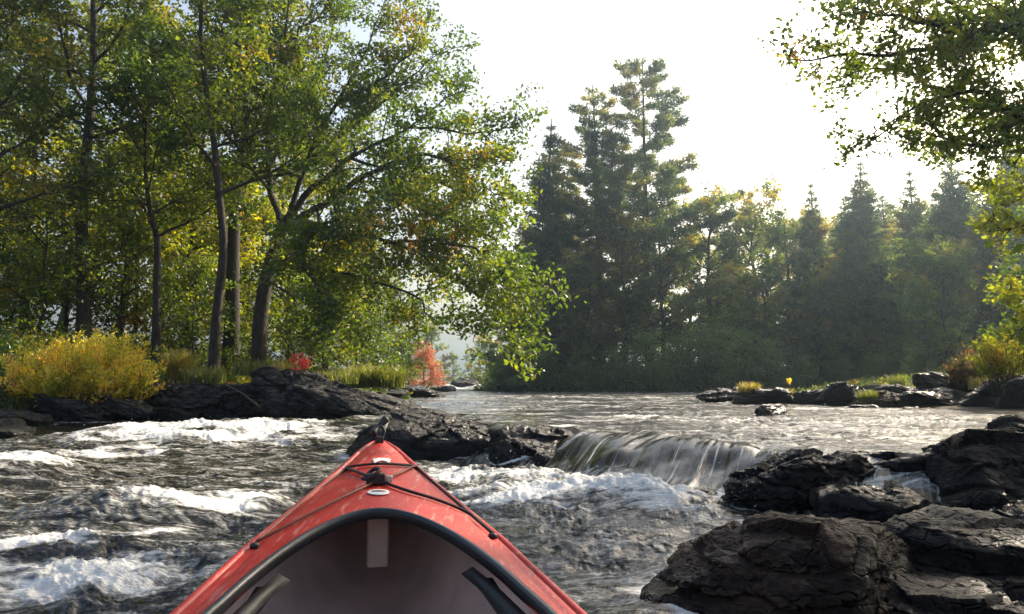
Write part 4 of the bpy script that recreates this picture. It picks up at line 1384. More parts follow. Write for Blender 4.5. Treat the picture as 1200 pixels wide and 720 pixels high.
def right_young():
    rng = np.random.default_rng(55)
    base = np.array([8.7, 11.0, gz(8.7, 11.0)])
    tp = smoothline(np.array([[0, 0, -0.3], [-0.05, 0, 1.2], [-0.1, 0.1, 2.4], [-0.1, 0.1, 4.2]]), 10)
    wood = [(tp, np.linspace(0.09, 0.02, 10), 8)]
    W = lambda L: np.array([P(*q) for q in L]) - base
    LM = [([(1330, 280, 11), (1250, 240, 10.9), (1205, 232, 10.8), (1158, 250, 10.7)], .03),
          ([(1330, 250, 11), (1250, 215, 11), (1200, 215, 11), (1160, 212, 11)], .03),
          ([(1330, 300, 11), (1250, 270, 10.6), (1215, 262, 10.4), (1172, 272, 10.3)], .02),
          ([(1330, 380, 11), (1260, 340, 10.8), (1215, 345, 10.6), (1178, 350, 10.4)], .02),
          ([(1330, 400, 11), (1260, 370, 10.4), (1210, 378, 10.2), (1180, 400, 10.2)], .02)]
    limbs = []
    for L, r in LM:
        pts = smoothline(W(L), 12)
        limbs.append((pts, r, 0.005))
    lp = []
    flesh(limbs, rng, wood, lp, brlen=0.55, perTwig=7, brgap=0.14, twgap=0.13, twlen=0.25, flat=0.4, start=0.3, spread=0.05)
    LP = np.concatenate(lp)
    V, Q = leaf_quads(LP, 0.085, rng, up=0.5)
    tint = tint_of(LP, rng, 0.9, -0.06, 0.35, 9)
    place((wood_mesh('trunk', wood, M['bark_dark']), mesh_np('crown', V, Q, M['leaf_sunny'], {'tint': ('FACE', tint)}, smooth=False)),
          'young_maple', 'young maple with glowing yellow-green sprays entering from the right edge', 'tree', base[0], base[1], group='trees of the right bank', z=base[2])
right_young()
RT = 'trees of the right bank'
place(K['wood_b'], 'unseen_tree', 'shade tree added on the right bank nearest the kayak, outside the picture', 'tree', 5.6, 2.6, 1.4, 0.8, RT)  # added out of view to cut skylight on the right foreground rocks
place(K['under_b'], 'unseen_tree', 'dense low shade tree added on the right bank, outside the picture beside the big boulder', 'tree', 6.5, 6.1, 0.9, (1.45, 1.45, 1.5), RT)  # unseen; its dense crown is added to shade the right-hand rocks
place(K['wood_a'], 'unseen_tree', 'yellow-green shade tree added on the right bank behind the camera side, outside the picture', 'tree', 6.2, -1.2, 2.4, 0.85, RT)  # another unseen tree, added to dim the lower right
place(K['wood_b'], 'unseen_tree', 'tree of the right bank, outside the picture behind the big boulder', 'tree', 9.2, 5.0, 0.4, 0.85, RT)
place(K['under_b'], 'understory_sapling', 'sapling at the right edge behind the autumn shrub', 'sapling', 10.2, 14.5, 0.4, 0.9, RT)

# ------------------------------------------------------------------ shrubs, grasses, undergrowth
def bushy(name, label, cat, loc, n_stem, h, rad, leaf, per, mat, seed, aspect=0.35, lean=0.5, group=None, stemmat='twig', bias=0.0):
    rng = np.random.default_rng(seed)
    wood, lp, dr = [], [], []
    for k in range(n_stem):
        a = rng.uniform(0, 6.28)
        r0 = rad * 0.55 * math.sqrt(rng.random())
        p = np.array([math.cos(a) * r0 * 1.4, math.sin(a) * r0, -0.1])
        out = np.array([math.cos(a) * lean * r0 / rad, math.sin(a) * lean * r0 / rad, 1.0]) + rng.normal(size=3) * 0.14
        L = h * rng.uniform(0.6, 1.08) * (1 - 0.45 * (r0 / (rad * 0.55)) ** 2)
        st = grow(p, out, L, 5, rng, 0.09, 0.0)
        wood.append((st, np.linspace(0.008, 0.002, 6) * (1 + h * 0.3), 3))
        m = int(per * L / h)
        w = rng.uniform(0.2, 1.0, m) ** 0.7 * 5
        i = np.minimum(w.astype(int), 4)
        f = (w - i)[:, None]
        q = st[i] * (1 - f) + st[i + 1] * f
        d = rng.normal(size=(m, 3))
        d[:, 2] = np.abs(d[:, 2]) * 0.8 + 0.5
        d /= np.linalg.norm(d, axis=1)[:, None]
        q = q + d * rng.uniform(0, 0.10, m)[:, None]
        lp.append(q)
        dr.append(d)
    LP, DR = np.concatenate(lp), np.concatenate(dr)
    V, Q = leaf_quads(LP, leaf, rng, up=0.1, aspect=aspect, dirs=DR)
    tint = tint_of(LP, rng, 2.2, bias, 0.6, seed)
    t = thing(name, label, cat, loc, 0, group)
    link('stems', wood_mesh('stems', wood, M[stemmat]), t)
    link('foliage', mesh_np('foliage', V, Q, M[mat], {'tint': ('FACE', tint)}, smooth=False), t)
    return t

def blades(P0, H, rng, lean=0.35, w=0.008):
    """bent grass blades, three quads each"""
    n = len(P0)
    az = rng.uniform(0, 6.283, n)
    ln = rng.uniform(0.05, lean * 2, n)
    side = np.stack([-np.sin(az), np.cos(az), np.zeros(n)], 1)
    out = np.stack([np.cos(az), np.sin(az), np.zeros(n)], 1)
    V = np.empty((n, 8, 3))
    for k, u in enumerate((0, 0.4, 0.75, 1.0)):
        c = P0 + out * (ln * u * u * H)[:, None] + np.array([0, 0, 1.0]) * (H * u * (1 - 0.25 * ln * u))[:, None]
        ww = (w * (1 - u) ** 0.6 + 0.0008)
        V[:, 2 * k] = c - side * ww
        V[:, 2 * k + 1] = c + side * ww
    b = np.arange(n)[:, None] * 8
    Q = np.concatenate([b + np.array([[0, 1, 3, 2]]), b + np.array([[2, 3, 5, 4]]), b + np.array([[4, 5, 7, 6]])])
    return V.reshape(-1, 3), Q

def tuft(name, label, loc, n, h, rad, mat, seed, group=None, lean=0.35, w=0.008, kind=None, cat='grass tuft'):
    rng = np.random.default_rng(seed)
    r = rad * np.sqrt(rng.random(n))
    a = rng.uniform(0, 6.283, n)
    p = np.stack([r * np.cos(a), r * np.sin(a), np.full(n, -0.05)], 1)
    V, Q = blades(p, h * rng.uniform(0.5, 1.1, n), rng, lean, w)
    tint = np.tile(np.clip(rng.normal(0.5, 0.2, n), 0, 1), 3)
    o = link(name, mesh_np(name, V, Q, M[mat], {'tint': ('FACE', tint)}), loc=[float(v) for v in loc])
    return tag(o, label, cat, group, kind)

def gp(px, Y, dz=0.0):
    x = xat(px, Y)
    return (x, Y, gz(x, Y) + dz)

p = at(92, 474, 14.0)
bushy('yellow_bush', 'large golden yellow bush with rusty patches standing over the left rocks', 'bush', (p[0], p[1], p[2] - 0.1), 300, 1.5, 1.15, 0.085, 120, 'leaf_gold', 401, lean=0.8, bias=0.12)
p = at(30, 472, 14.2)
bushy('weed_clump', 'yellow-green leafy weeds between the yellow bush and the left edge', 'weeds', (p[0], p[1], p[2] - 0.1), 70, 0.9, 0.6, 0.07, 60, 'leaf_sunny', 402, lean=0.6)
p = at(-10, 478, 13.2)
bushy('weed_clump', 'green weeds cut by the left edge above the low dark rock', 'weeds', (p[0], p[1], p[2] - 0.15), 60, 0.75, 0.6, 0.07, 60, 'leaf_maple', 403, lean=0.6)
p = at(353, 432, 14.2)
bushy('red_sapling', 'small bright scarlet sapling growing on top of the dark slab', 'sapling', (p[0], p[1] - 0.1, p[2] - 0.02), 9, 0.5, 0.09, 0.06, 40, 'leaf_red', 404, aspect=0.5, lean=0.35)
p = at(440, 452, 18)
tuft('grass_clump', 'bright green grass clump behind the end of the tilted slab', (p[0], p[1], p[2]), 2600, 0.55, 0.65, 'grass', 405, lean=0.5, w=0.011)
bushy('bank_shrub', 'low green shrub beside the bright green grass clump', 'shrub', gp(462, 21), 50, 0.8, 0.6, 0.09, 60, 'leaf_maple', 407, aspect=0.5)
bushy('bank_shrub', 'low olive shrub between the red sapling and the maple trunk', 'shrub', gp(330, 17.0), 60, 0.8, 0.8, 0.08, 60, 'leaf_sunny', 408, aspect=0.45)
bushy('bank_shrub', 'leafy shrub right of the foot of the slender trunk', 'shrub', gp(290, 16.6), 70, 0.75, 0.8, 0.08, 60, 'leaf_sunny', 409, aspect=0.45)
bushy('autumn_shrub', 'small orange and red shrub on the right shore rocks', 'shrub', at(1138, 445, 14.2, -0.05), 60, 0.62, 0.4, 0.07, 50, 'leaf_russet', 410, aspect=0.5, bias=0.2)
bushy('autumn_shrub', 'green and yellow shrub at the right edge beneath the young maple', 'shrub', at(1185, 440, 12.6, -0.1), 70, 0.95, 0.5, 0.07, 60, 'leaf_sunny', 411, aspect=0.5)
bushy('autumn_shrub', 'dark red twiggy shrub under the yellow sprays at the right', 'shrub', at(1160, 425, 15.5, -0.4), 50, 1.1, 0.45, 0.06, 30, 'leaf_russet', 412, aspect=0.5)
for k, (px, py, Y, n, h, r, mt, lb) in enumerate([
    (210, 442, 15.6, 900, 0.62, 0.22, 'straw', 'tall straw-coloured grass tuft right of the yellow bush'),
    (878, 458, 15.8, 420, 0.26, 0.22, 'straw', 'first straw tuft on the right shore rocks'),
    (1017, 468, 14.0, 500, 0.24, 0.16, 'grass', 'green-yellow tuft in the middle of the right shore rocks'),
    (925, 462, 15.7, 120, 0.2, 0.07, 'straw', 'thin tuft beneath the small yellow flower'),
    (1150, 452, 13.6, 220, 0.25, 0.2, 'straw', 'pale tuft below the autumn shrub'),
    (1052, 450, 16.5, 160, 0.3, 0.15, 'grass', 'thin green tuft behind the wedge shaped rock'),
    (300, 436, 15.0, 420, 0.34, 0.45, 'grass', 'dry grass on top of the broad grey rock'),
    (240, 446, 15.2, 500, 0.38, 0.4, 'grass', 'yellow-green grass over the left end of the broad grey rock'),
    (335, 434, 14.9, 300, 0.28, 0.3, 'straw', 'dry grass left of the red sapling'),
    (395, 446, 15.2, 500, 0.3, 0.4, 'grass', 'short green grass behind the tilted slab'),
    (15, 482, 13.5, 500, 0.45, 0.4, 'grass', 'green grass among the rocks at the left edge')]):
    tuft('grass_tuft', lb, at(px, py, Y, -0.02), n, h, r, mt, 500 + k, 'grass tufts on the rocks', w=0.006 if Y < 15 else 0.008)
# small flower
def flower():
    b = at(925, 458, 15.6)
    t = thing('yellow_flower', 'single small yellow flower standing on the right shore rocks', 'flower', b)
    st = smoothline([[0, 0, -0.1], [0.01, 0, 0.06], [0.0, 0, 0.17]], 6)
    V, Q = tube(st, 0.005, 5)
    link('stem', mesh_np('stem', V, Q, M['grass'], {'tint': ('FACE', np.full(len(Q), 0.3))}), t)
    rng = np.random.default_rng(3)
    n = 26
    a = rng.uniform(0, 6.28, n)
    d = np.stack([np.cos(a), np.full(n, -0.3), np.sin(a)], 1)
    V, Q = leaf_quads(np.repeat([[0, 0, 0.19]], n, 0) + d * 0.01, 0.06, rng, up=0.0, aspect=0.5, dirs=d * 3)
    link('petals', mesh_np('petals', V, Q, M['leaf_gold'], {'tint': ('FACE', np.full(n, 0.55))}, smooth=False), t)
flower()
# dead stick leaning on the yellow bush
def stick(name, label, a, b, r):
    m = (a + b) / 2 + np.array([0, 0, 0.04])
    pts = smoothline([a, m, b], 9)
    V, Q = tube(pts, np.linspace(r, r * 0.4, 9), 6)
    tag(link(name, mesh_np(name, V, Q, M['twig'])), label, 'branch')
stick('dead_branch', 'grey dead branch leaning out of the yellow bush', at(85, 478, 13.3), at(52, 452, 13.7), 0.018)
stick('dead_branch', 'pale dead branch lying down the front of the broad grey rock', at(305, 478, 13.2), at(262, 450, 13.6), 0.022)
stick('driftwood', 'driftwood log lying behind the right shore rocks', at(1010, 455, 17.5), at(1075, 456, 17.0), 0.06)

def leaf_litter():
    """undergrowth over the left bank, and ground cover of the far and right banks"""
    rng = np.random.default_rng(77)
    for (name, n, xr, yr, hmax, mat, leaf, lo, hi) in (
            ('undergrowth', 90000, (-26, -3), (12, 34), 0.75, 'leaf_maple', 0.10, 0.5, 26),
            ('undergrowth', 40000, (-12, -3.5), (14, 20), 0.28, 'leaf_maple', 0.08, 0.8, 8),
            ('undergrowth', 40000, (-2.5, 24), (36, 52), 1.1, 'leaf_far', 0.2, 0.0, 14),
            ('undergrowth', 30000, (6.5, 20), (9, 34), 0.3, 'leaf_oak', 0.10, 0.9, 10)):
        x = rng.uniform(*xr, n)
        y = rng.uniform(*yr, n)
        d = bank(x, y)
        keep = (d > lo) & (d < hi) & (fbm(xyz(x * 0.9, y * 0.9, 5.0), 2) > -0.25)
        x, y = x[keep], y[keep]
        hh = np.clip(0.5 + fbm(xyz(x * 0.7, y * 0.7, 1.0), 3), 0.1, 1.2) * hmax
        z = ground_z(x, y) + hh * rng.random(len(x)) ** 0.6
        Pn = np.stack([x, y, z], 1)
        V, Q = leaf_quads(Pn, leaf, rng, up=0.5, aspect=0.5)
        o = link(name, mesh_np(name, V, Q, M[mat], {'tint': ('FACE', tint_of(Pn, rng, 0.8, 0.0, 0.6, 8))}, smooth=False))
        tag(o, kind='stuff')
    n = 16000
    x = rng.uniform(-11, -3.6, n)
    y = rng.uniform(13.5, 19, n)
    d = bank(x, y)
    keep = (d > 0.3) & (d < 3.0) & (noise(xyz(x * 1.2, y * 1.2, 2.0)) > -0.15)
    x, y = x[keep], y[keep]
    Pn = np.stack([x, y, ground_z(x, y) - 0.03], 1)
    V, Q = blades(Pn, rng.uniform(0.12, 0.42, len(x)), rng, 0.4, 0.008)
    o = link('grass', mesh_np('grass', V, Q, M['straw'], {'tint': ('FACE', np.tile(np.clip(tint_of(Pn, rng, 1.0, 0, 0.6), 0, 1), 3))}))
    tag(o, kind='stuff')
leaf_litter()

# ------------------------------------------------------------------ trickle and spray
def water_strand(name, label, pts, width, seed, n=9):
    rng = np.random.default_rng(seed)
    A = Acc()
    for k in range(n):
        off = np.array([rng.normal() * width, rng.normal() * 0.015, 0])
        q = np.asarray(pts) + off[None, :] + rng.normal(size=(len(pts), 3)) * 0.016
        q = smoothline(q, 16)
        A.add(*tube(q, np.abs(rng.normal(0.0022, 0.0018, 16)) + 0.0008, 5))
    V, Q = A.arr()
    o = link(name, mesh_np(name, V, Q, M['strand']))
    tag(o, kind='stuff')
M['strand'] = simple_mat('white_water', (0.40, 0.42, 0.43), 0.25, spec=0.6)
t0 = P(1003, 572, 4.15)
water_strand('water_trickle', '', [P(1000, 560, 4.5), P(1004, 575, 4.25), P(1011, 590, 4.1), P(1013, 615, 4.02), P(1015, 642, 3.98)], 0.035, 1, 22)
water_strand('water_trickle', '', [P(1013, 590, 4.1), P(1040, 586, 4.05), P(1068, 592, 3.95)], 0.012, 2, 6)
water_strand('water_trickle', '', [P(975, 535, 4.75), P(985, 550, 4.6), P(1000, 566, 4.45)], 0.02, 3, 7)

def spray():
    rng = np.random.default_rng(12)
    U, T = ico(1)
    cl = [((870, 560, 4.45), (0.14, 0.10, 0.09), 380), ((850, 585, 4.3), (0.10, 0.1, 0.06), 260), ((800, 590, 4.5), (0.15, 0.1, 0.05), 140), ((900, 545, 4.6), (0.12, 0.1, 0.05), 160), ((620, 540, 6.5), (0.22, 0.1, 0.06), 160),
          ((720, 572, 5.0), (0.3, 0.1, 0.05), 160), ((700, 590, 4.7), (0.25, 0.1, 0.07), 160), ((230, 505, 10.5), (0.9, 0.3, 0.12), 200), ((15, 552, 6.6), (0.35, 0.2, 0.08), 100),
          ((180, 600, 4.2), (0.4, 0.2, 0.05), 100), ((1012, 610, 4.0), (0.04, 0.04, 0.10), 130), ((540, 515, 7.4), (0.3, 0.15, 0.06), 60), ((120, 640, 3.4), (0.3, 0.1, 0.05), 100)]
    Vs, Ts, n = [], [], 0
    for (c, s, m) in cl:
        c = P(*c)
        for k in range(m // 2):
            p = c + rng.normal(size=3) * np.array(s)
            if p[2] < 0.01:
                p[2] = 0.01 + abs(rng.normal()) * 0.05
            r = (0.0008 + rng.exponential(0.0010)) * (c[1] / 5.0) ** 0.5
            Vs.append(U * min(r, 0.009) * np.array([1, 1, rng.uniform(0.8, 1.6)]) + p)
            Ts.append(T + n)
            n += len(U)
    o = link('spray', mesh_np('spray', np.concatenate(Vs), None, M['strand'], T=np.concatenate(Ts)))
    tag(o, kind='stuff')
spray()

# ------------------------------------------------------------------ kayak
def kG(s):      # gunwale height
    return interp(s, [(-1.4, 0.46), (-0.9, 0.38), (-0.3, 0.345), (0.4, 0.335), (0.9, 0.345), (1.24, 0.365), (1.6, 0.41), (2.0, 0.475), (2.38, 0.552)])
def kC(s):      # deck crown above the gunwale
    return interp(s, [(-1.4, 0.0), (-0.8, 0.05), (0, 0.06), (0.8, 0.065), (1.3, 0.07), (1.6, 0.068), (2.0, 0.045), (2.3, 0.02), (2.38, 0.012)])
def kK(s):      # keel
    return interp(s, [(-1.4, 0.28), (-1.25, 0.08), (-0.9, -0.06), (-0.3, -0.11), (0.6, -0.11), (1.2, -0.02), (1.75, 0.14), (2.0, 0.24), (2.25, 0.38), (2.38, 0.52)])
CS, CL, CW = 0.62, 0.93, 0.28
def cock(s):    # half width of the cockpit opening
    u = np.clip(np.abs((s - CS) / CL), 0, 1)
    return CW * (1 - u ** 2.3) ** (1 / 2.0)
def deck_z(s, w):
    W = np.maximum(kayak_W(s), 1e-4)
    u = np.clip(np.abs(w) / W, 0, 1)
    return kG(s) + kC(s) * (1 - u ** 1.7)
def K3(s, w, z):
    s, w, z = np.broadcast_arrays(np.asarray(s, float), np.asarray(w, float), np.asarray(z, float))
    return np.stack([s * KHV[0] + w * KRV[0], s * KHV[1] + w * KRV[1], z], -1)

def kayak():
    root = thing('kayak', 'red kayak seen from its seat, bow pointing into the rapids', 'kayak')
    def part(name, V, Q, mat, parent=root, merge=False, **kw):
        me = mesh_np(name, V, Q, mat if not isinstance(mat, str) else M[mat], **kw)
        if merge:
            bm = bmesh.new(); bm.from_mesh(me)
            bmesh.ops.remove_doubles(bm, verts=bm.verts, dist=2e-4)
            bmesh.ops.recalc_face_normals(bm, faces=bm.faces)
            bm.to_mesh(me); bm.free()
        return link(name, me, parent)
    # deck
    e = 1 - np.geomspace(1e-4, 1, 26)
    sb = np.unique(np.concatenate([np.linspace(-1.35, CS - CL, 24), CS - CL * e, CS + CL * e, np.linspace(CS + CL, 2.38, 60)]))
    nu = 22
    A = Acc()
    for sg in (-1, 1):
        u = np.linspace(0, 1, nu)
        Wd = kayak_W(sb)[:, None]
        c = np.minimum(cock(sb)[:, None], Wd)
        w = c + (Wd - c) * u[None, :]
        S = np.repeat(sb[:, None], nu, 1)
        z = deck_z(S, w)
        # moulded recess line near the edge and a lip at the opening
        uw = w / np.maximum(Wd, 1e-3)
        z = z - 0.006 * np.exp(-((uw - 0.9) / 0.03) ** 2) * (S < 2.2)
        V = K3(S, sg * w, z).reshape(-1, 3)
        n = len(sb)
        i, j = np.meshgrid(np.arange(n - 1), np.arange(nu - 1), indexing='ij')
        k = (i * nu + j).ravel()
        Q = np.stack([k, k + 1, k + nu + 1, k + nu], 1)
        if sg < 0:
            Q = Q[:, ::-1]
        A.add(V, Q)
    V, Q = A.arr()
    deck = part('deck', V, Q, 'red', merge=True)
    md = deck.modifiers.new('t', 'SOLIDIFY')
    md.thickness = 0.005
    md.offset = -1
    # hull outside and inside
    def hull(off, lift):
        ss = np.linspace(-1.35 + off, 2.38 - off * 1.3, 90)
        nt = 28
        t = np.linspace(-1, 1, nt)
        W = np.maximum(kayak_W(ss) - off, 0.0)[:, None]
        ang = t[None, :] * math.pi / 2
        flare = interp(ss, [(-1.3, 1.0), (-0.6, 0.62), (0.8, 0.55), (1.5, 0.75), (2.2, 1.1)])[:, None]
        w = W * np.sign(np.sin(ang)) * np.abs(np.sin(ang)) ** flare
        zk, zg = (kK(ss) + lift)[:, None], (kG(ss) - (0.004 if off else 0.0))[:, None]
        z = zk + (zg - zk) * (1 - np.cos(ang) ** 0.9)
        V = K3(ss[:, None] + 0 * w, w, z).reshape(-1, 3)
        n = len(ss)
        i, j = np.meshgrid(np.arange(n - 1), np.arange(nt - 1), indexing='ij')
        k = (i * nt + j).ravel()
        return V, np.stack([k, k + nt, k + nt + 1, k + 1], 1)
    part('hull', *hull(0.0, 0.0), 'red')
    part('hull_lining', *[hull(0.012, 0.03)[0], hull(0.012, 0.03)[1][:, ::-1]], 'inner')
    # gunwale bead around the deck edge
    ss = np.concatenate([np.linspace(-1.34, 2.3, 90), np.linspace(2.31, 2.378, 10)])
    a = K3(ss, kayak_W(ss) + 0.002, kG(ss) - 0.002)
    b = K3(ss[::-1], -kayak_W(ss[::-1]) - 0.002, kG(ss[::-1]) - 0.002)
    V, Q = tube(np.concatenate([a, b]), 0.0085, 8, closed=True)
    part('gunwale', V, Q, 'red')
    # coaming: profile swept round the opening
    n = 200
    ph = np.linspace(0, 2 * math.pi, n, endpoint=False)
    s = CS + CL * np.sign(np.cos(ph)) * np.abs(np.cos(ph)) ** (2 / 2.3)
    w = CW * np.sign(np.sin(ph)) * np.abs(np.sin(ph)) ** 1.0
    c2 = np.stack([s, w], 1)
    tg = np.roll(c2, -1, 0) - np.roll(c2, 1, 0)
    tg /= np.linalg.norm(tg, axis=1)[:, None] + 1e-9
    nm = np.stack([tg[:, 1], -tg[:, 0]], 1)
    if ((nm * (c2 - [CS, 0])).sum(1)).mean() < 0:
        nm = -nm
    prof = [(-0.002, -0.013), (-0.003, 0.000), (-0.002, 0.005), (0.001, 0.007), (0.005, 0.0075), (0.009, 0.006), (0.011, 0.003), (0.010, 0.000), (0.007, -0.001), (0.003, -0.004), (0.000, -0.011)]
    base_z = deck_z(s, w) + 0.008
    rows = []
    for (o_, h_) in prof:
        q = c2 + nm * o_
        rows.append(K3(q[:, 0], q[:, 1], base_z + h_))
    V = np.stack(rows, 1).reshape(-1, 3)
    m = len(prof)
    i, j = np.meshgrid(np.arange(n), np.arange(m), indexing='ij')
    i2, j2 = (i + 1) % n, (j + 1) % m
    Q = np.stack([i * m + j, i2 * m + j, i2 * m + j2, i * m + j2], -1).reshape(-1, 4)
    part('cockpit_rim', V, Q, 'rim', merge=True)
    # thigh braces
    for sg in (-1, 1):
        sv = np.linspace(0.45, 1.40, 20)
        dep = interp(sv, [(0.45, 0.10), (1.0, 0.125), (1.25, 0.085), (1.40, 0.02)])
        A = Acc()
        cw = cock(sv)
        zt = deck_z(sv, cw) - 0.02
        rows = [K3(sv, sg * (cw + 0.000), zt), K3(sv, sg * (cw - 0.020), zt - 0.012), K3(sv, sg * (cw - 0.012), zt - dep * 0.5), K3(sv, sg * (cw + 0.022), zt - dep), K3(sv, sg * (cw + 0.035), zt - dep), K3(sv, sg * (cw + 0.02), zt - 0.02)]
        V = np.stack(rows, 1).reshape(-1, 3)
        m = 6
        i, j = np.meshgrid(np.arange(19), np.arange(m), indexing='ij')
        Q = np.stack([i * m + j, (i + 1) * m + j, (i + 1) * m + (j + 1) % m, i * m + (j + 1) % m], -1).reshape(-1, 4)
        Q = np.concatenate([Q, [[0, 1, 2, 3], [0, 3, 4, 5], [19 * m, 19 * m + 3, 19 * m + 2, 19 * m + 1], [19 * m, 19 * m + 5, 19 * m + 4, 19 * m + 3]]])
        br = part('thigh_brace', V, Q, 'black', merge=True)
        # bolt
        bs = 0.95
        q = K3(bs, sg * (float(cock(np.array(bs))) - 0.018), float(deck_z(np.array(bs), cock(np.array(bs)))) - 0.075)
        d = np.array([-sg * KRV[0], -sg * KRV[1], 0.2])
        V, Q = tube([q - d * 0.004, q + d * 0.006], 0.008, 10)
        link('bolt', mesh_np('bolt', V, Q, M['steel']), br)
    # foam pillar under the fore deck
    def box(s0, s1, w0, w1, z0, z1, bev=0.008, zfun=None):
        bm = bmesh.new()
        cs = [K3(s_, w_, z_) for s_ in (s0, s1) for w_ in (w0, w1) for z_ in (z0, z1)]
        vs = [bm.verts.new(c) for c in cs]
        for f in ((0, 1, 3, 2), (4, 6, 7, 5), (0, 4, 5, 1), (2, 3, 7, 6), (0, 2, 6, 4), (1, 5, 7, 3)):
            bm.faces.new([vs[k] for k in f])
        bmesh.ops.recalc_face_normals(bm, faces=bm.faces)
        bmesh.ops.bevel(bm, geom=bm.edges, offset=bev, segments=3, affect='EDGES', profile=0.7)
        me = bpy.data.meshes.new('box')
        bm.to_mesh(me); bm.free()
        return me
    me = box(1.62, 2.0, -0.021, 0.021, 0.362, 0.463)
    me.materials.append(M['foam_block'])
    link('bow_pillar', me, root)
    # seat
    A = Acc()
    ys = np.linspace(-0.2, 0.22, 14)
    xs = np.linspace(-0.19, 0.19, 14)
    S, Wd = np.meshgrid(ys, xs, indexing='ij')
    Z = -0.02 + 0.9 * (np.abs(Wd) ** 2.2) + 0.25 * np.clip(-(S + 0.05), 0, 1) ** 1.2
    V = K3(S, Wd, Z).reshape(-1, 3)
    i, j = np.meshgrid(np.arange(13), np.arange(13), indexing='ij')
    k = (i * 14 + j).ravel()
    seat = part('seat', V, np.stack([k, k + 14, k + 15, k + 1], 1), 'black')
    md = seat.modifiers.new('t', 'SOLIDIFY'); md.thickness = 0.02
    # cords over the deck
    def on_deck(L, n=40, h=0.006):
        p = smoothline([[a_, b_, 0] for a_, b_ in L], n)
        return K3(p[:, 0], p[:, 1], deck_z(p[:, 0], p[:, 1]) + h)
    def inv(px, py):
        """deck coordinates of a photo pixel"""
        z = 0.45
        for _ in range(12):
            g_ = G(px, py, z)
            s_ = g_[0] * KHV[0] + g_[1] * KHV[1]
            w_ = g_[0] * KRV[0] + g_[1] * KRV[1]
            z = 0.5 * z + 0.5 * float(deck_z(np.array(s_), np.array(w_)))
        lim = 0.93 * float(kayak_W(s_))
        return (s_, float(np.clip(w_, -lim, lim)))
    IV = lambda L: [inv(*q) for q in L]
    cords = [
        (IV([(406, 551), (425, 548), (447, 546.5), (470, 547.5), (490, 551)]), 'cord', 0.0035),
        (IV([(405, 552), (423, 558), (443, 566), (476, 578), (520, 592), (560, 610), (588, 630)]), 'cord', 0.0035),
        (IV([(492, 551), (470, 557), (450, 564), (425, 575), (390, 592), (340, 618), (298, 640)]), 'cord_pale', 0.003),
        (IV([(493, 552), (530, 577), (565, 602), (585, 619), (597, 632)]), 'cord', 0.0035),
        (IV([(404, 553), (370, 577), (335, 604), (312, 622), (296, 640)]), 'cord_pale', 0.003),
    ]
    M['cord_pale'] = simple_mat('cord_pale', (0.22, 0.06, 0.03), 0.6, bump=0.4, bscale=300, var=0.3)
    for L, mt, r in cords:
        V, Q = tube(on_deck(L), r, 6)
        part('deck_cord', V, Q, mt)
    for q in ((405, 552), (492, 551), (297, 641), (594, 633)):
        s_, w_ = inv(*q)
        c = K3(s_, w_, float(deck_z(np.array(s_), np.array(w_))))
        V, Q = tube([c + [0, 0, -0.004], c + [0, 0, 0.004], c + [0, 0, 0.0065], c + [0, 0, 0.0075]], np.array([0.009, 0.009, 0.006, 0.001]), 12)
        part('cord_anchor', V, Q, 'black')
    # cord lock at the crossing
    s_, w_ = inv(442, 568)
    z_ = float(deck_z(np.array(s_), np.array(w_)))
    me = box(s_ - 0.014, s_ + 0.014, w_ - 0.024, w_ + 0.018, z_ + 0.001, z_ + 0.024, 0.006)
    me.materials.append(M['black'])
    cl = link('cord_lock', me, root)
    me = box(s_ - 0.009, s_ + 0.009, w_ + 0.019, w_ + 0.033, z_ + 0.004, z_ + 0.019, 0.004)
    me.materials.append(M['steel'])
    link('button', me, cl)
    # knot beside the lock
    V, Q = tube(smoothline([K3(s_ + 0.01, w_ - 0.03, z_ + 0.01), K3(s_ + 0.022, w_ - 0.01, z_ + 0.03), K3(s_ - 0.005, w_ + 0.005, z_ + 0.032), K3(s_ - 0.018, w_ - 0.015, z_ + 0.016), K3(s_ + 0.012, w_ - 0.032, z_ + 0.012)], 20), 0.0045, 6)
    link('knot', mesh_np('knot', V, Q, M['cord']), cl)
    # white marks: curved mark and oval sticker
    def patch(name, pts_outer, pts_inner, mat, h=0.002, parent=root):
        a_, b_ = np.array(pts_outer), np.array(pts_inner)
        nseg = len(a_)
        rows = []
        for f in np.linspace(0, 1, 5):
            q = a_ * (1 - f) + b_ * f
            rows.append(K3(q[:, 0], q[:, 1], deck_z(q[:, 0], q[:, 1]) + h))
        V = np.stack(rows, 1).reshape(-1, 3)
        i, j = np.meshgrid(np.arange(nseg - 1), np.arange(4), indexing='ij')
        k = (i * 5 + j).ravel()
        Q = np.stack([k, k + 1, k + 6, k + 5], 1)
        o = link(name, mesh_np(name, V, Q, M[mat]), parent)
        md = o.modifiers.new('t', 'SOLIDIFY'); md.thickness = 0.0006; md.offset = 1
        return o
    top = IV([(436 + 22 * t, 539.2 - 1.6 * math.sin(t * math.pi) + 0.3) for t in np.linspace(0, 1, 12)])
    bot = IV([(438 + 18 * t, 543.4 - 2.8 * math.sin(t * math.pi) + 0.6) for t in np.linspace(0, 1, 12)])
    patch('bow_mark', top, bot, 'decal')
    ths = np.linspace(0, math.pi, 20)
    top = IV([(443.5 - 13 * math.cos(t), 578.2 - 3.4 * math.sin(t)) for t in ths])
    bot = IV([(443.5 - 13 * math.cos(t), 578.2 + 3.4 * math.sin(t)) for t in ths])
    oval = patch('oval_sticker', top, bot, 'decal')
    top = IV([(443.5 - 8.5 * math.cos(t), 578.2 - 1.5 * math.sin(t)) for t in ths])
    bot = IV([(443.5 - 8.5 * math.cos(t), 578.2 - 0.4 * math.sin(t)) for t in ths])
    patch('print', top, bot, 'decal_ink', 0.0035, oval)
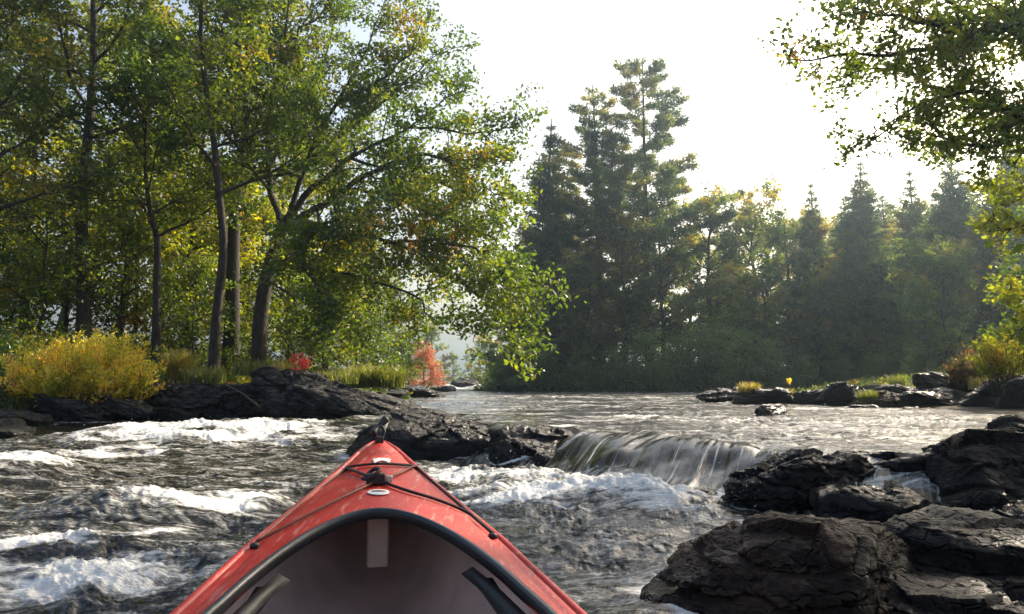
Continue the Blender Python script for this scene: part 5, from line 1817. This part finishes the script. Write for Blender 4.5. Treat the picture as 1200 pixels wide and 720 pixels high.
    # bow toggle: eye, cord loop and black grip
    s_ = 2.315
    z_ = float(deck_z(np.array(s_), np.array(0.0)))
    me = box(s_ - 0.022, s_ + 0.02, -0.012, 0.012, z_ - 0.004, z_ + 0.014, 0.004)
    me.materials.append(M['black'])
    tg_ = link('bow_handle', me, root)
    loop = smoothline([K3(s_, -0.008, z_ + 0.01), K3(s_ + 0.005, -0.013, z_ + 0.03), K3(s_ + 0.012, 0.002, z_ + 0.042), K3(s_ + 0.006, 0.013, z_ + 0.03), K3(s_, 0.008, z_ + 0.01)], 22)
    V, Q = tube(loop, 0.005, 8)
    link('loop', mesh_np('loop', V, Q, M['black']), tg_)
    g0, g1 = K3(s_ - 0.005, -0.020, z_ + 0.022), K3(s_ + 0.03, 0.018, z_ + 0.062)
    tt = np.linspace(0, 1, 12)[:, None]
    V, Q = tube(g0 * (1 - tt) + g1 * tt, 0.0085 + 0.003 * np.cos(np.linspace(0, 1, 12) * 2 * math.pi), 12)
    link('grip', mesh_np('grip', V, Q, M['black']), tg_)
    g2, g3 = K3(s_ + 0.03, 0.012, z_ + 0.035), K3(s_ + 0.045, 0.020, z_ + 0.058)
    V, Q = tube(g2 * (1 - tt) + g3 * tt, 0.008, 10)
    link('fitting', mesh_np('fitting', V, Q, M['steel']), tg_)
kayak()

# ------------------------------------------------------------------ haze over the river
def haze():
    bm = bmesh.new()
    bmesh.ops.create_cube(bm, size=1)
    me = bpy.data.meshes.new('haze')
    bm.to_mesh(me); bm.free()
    o = link('haze', me)
    o.scale = (1200, 1200, 46)
    o.location = (0, 300, 46 / 2 - 3.0)
    m, N, L, pb = new_mat('haze')
    N.remove(pb)
    v = N.new('ShaderNodeVolumePrincipled')
    v.inputs['Color'].default_value = (0.62, 0.82, 1.0, 1)
    v.inputs['Density'].default_value = HAZE
    v.inputs['Anisotropy'].default_value = 0.8
    L.new(v.outputs[0], N['Material Output'].inputs['Volume'])
    me.materials.append(m)
    tag(o, kind='stuff')
if HAZE > 0:
    haze()
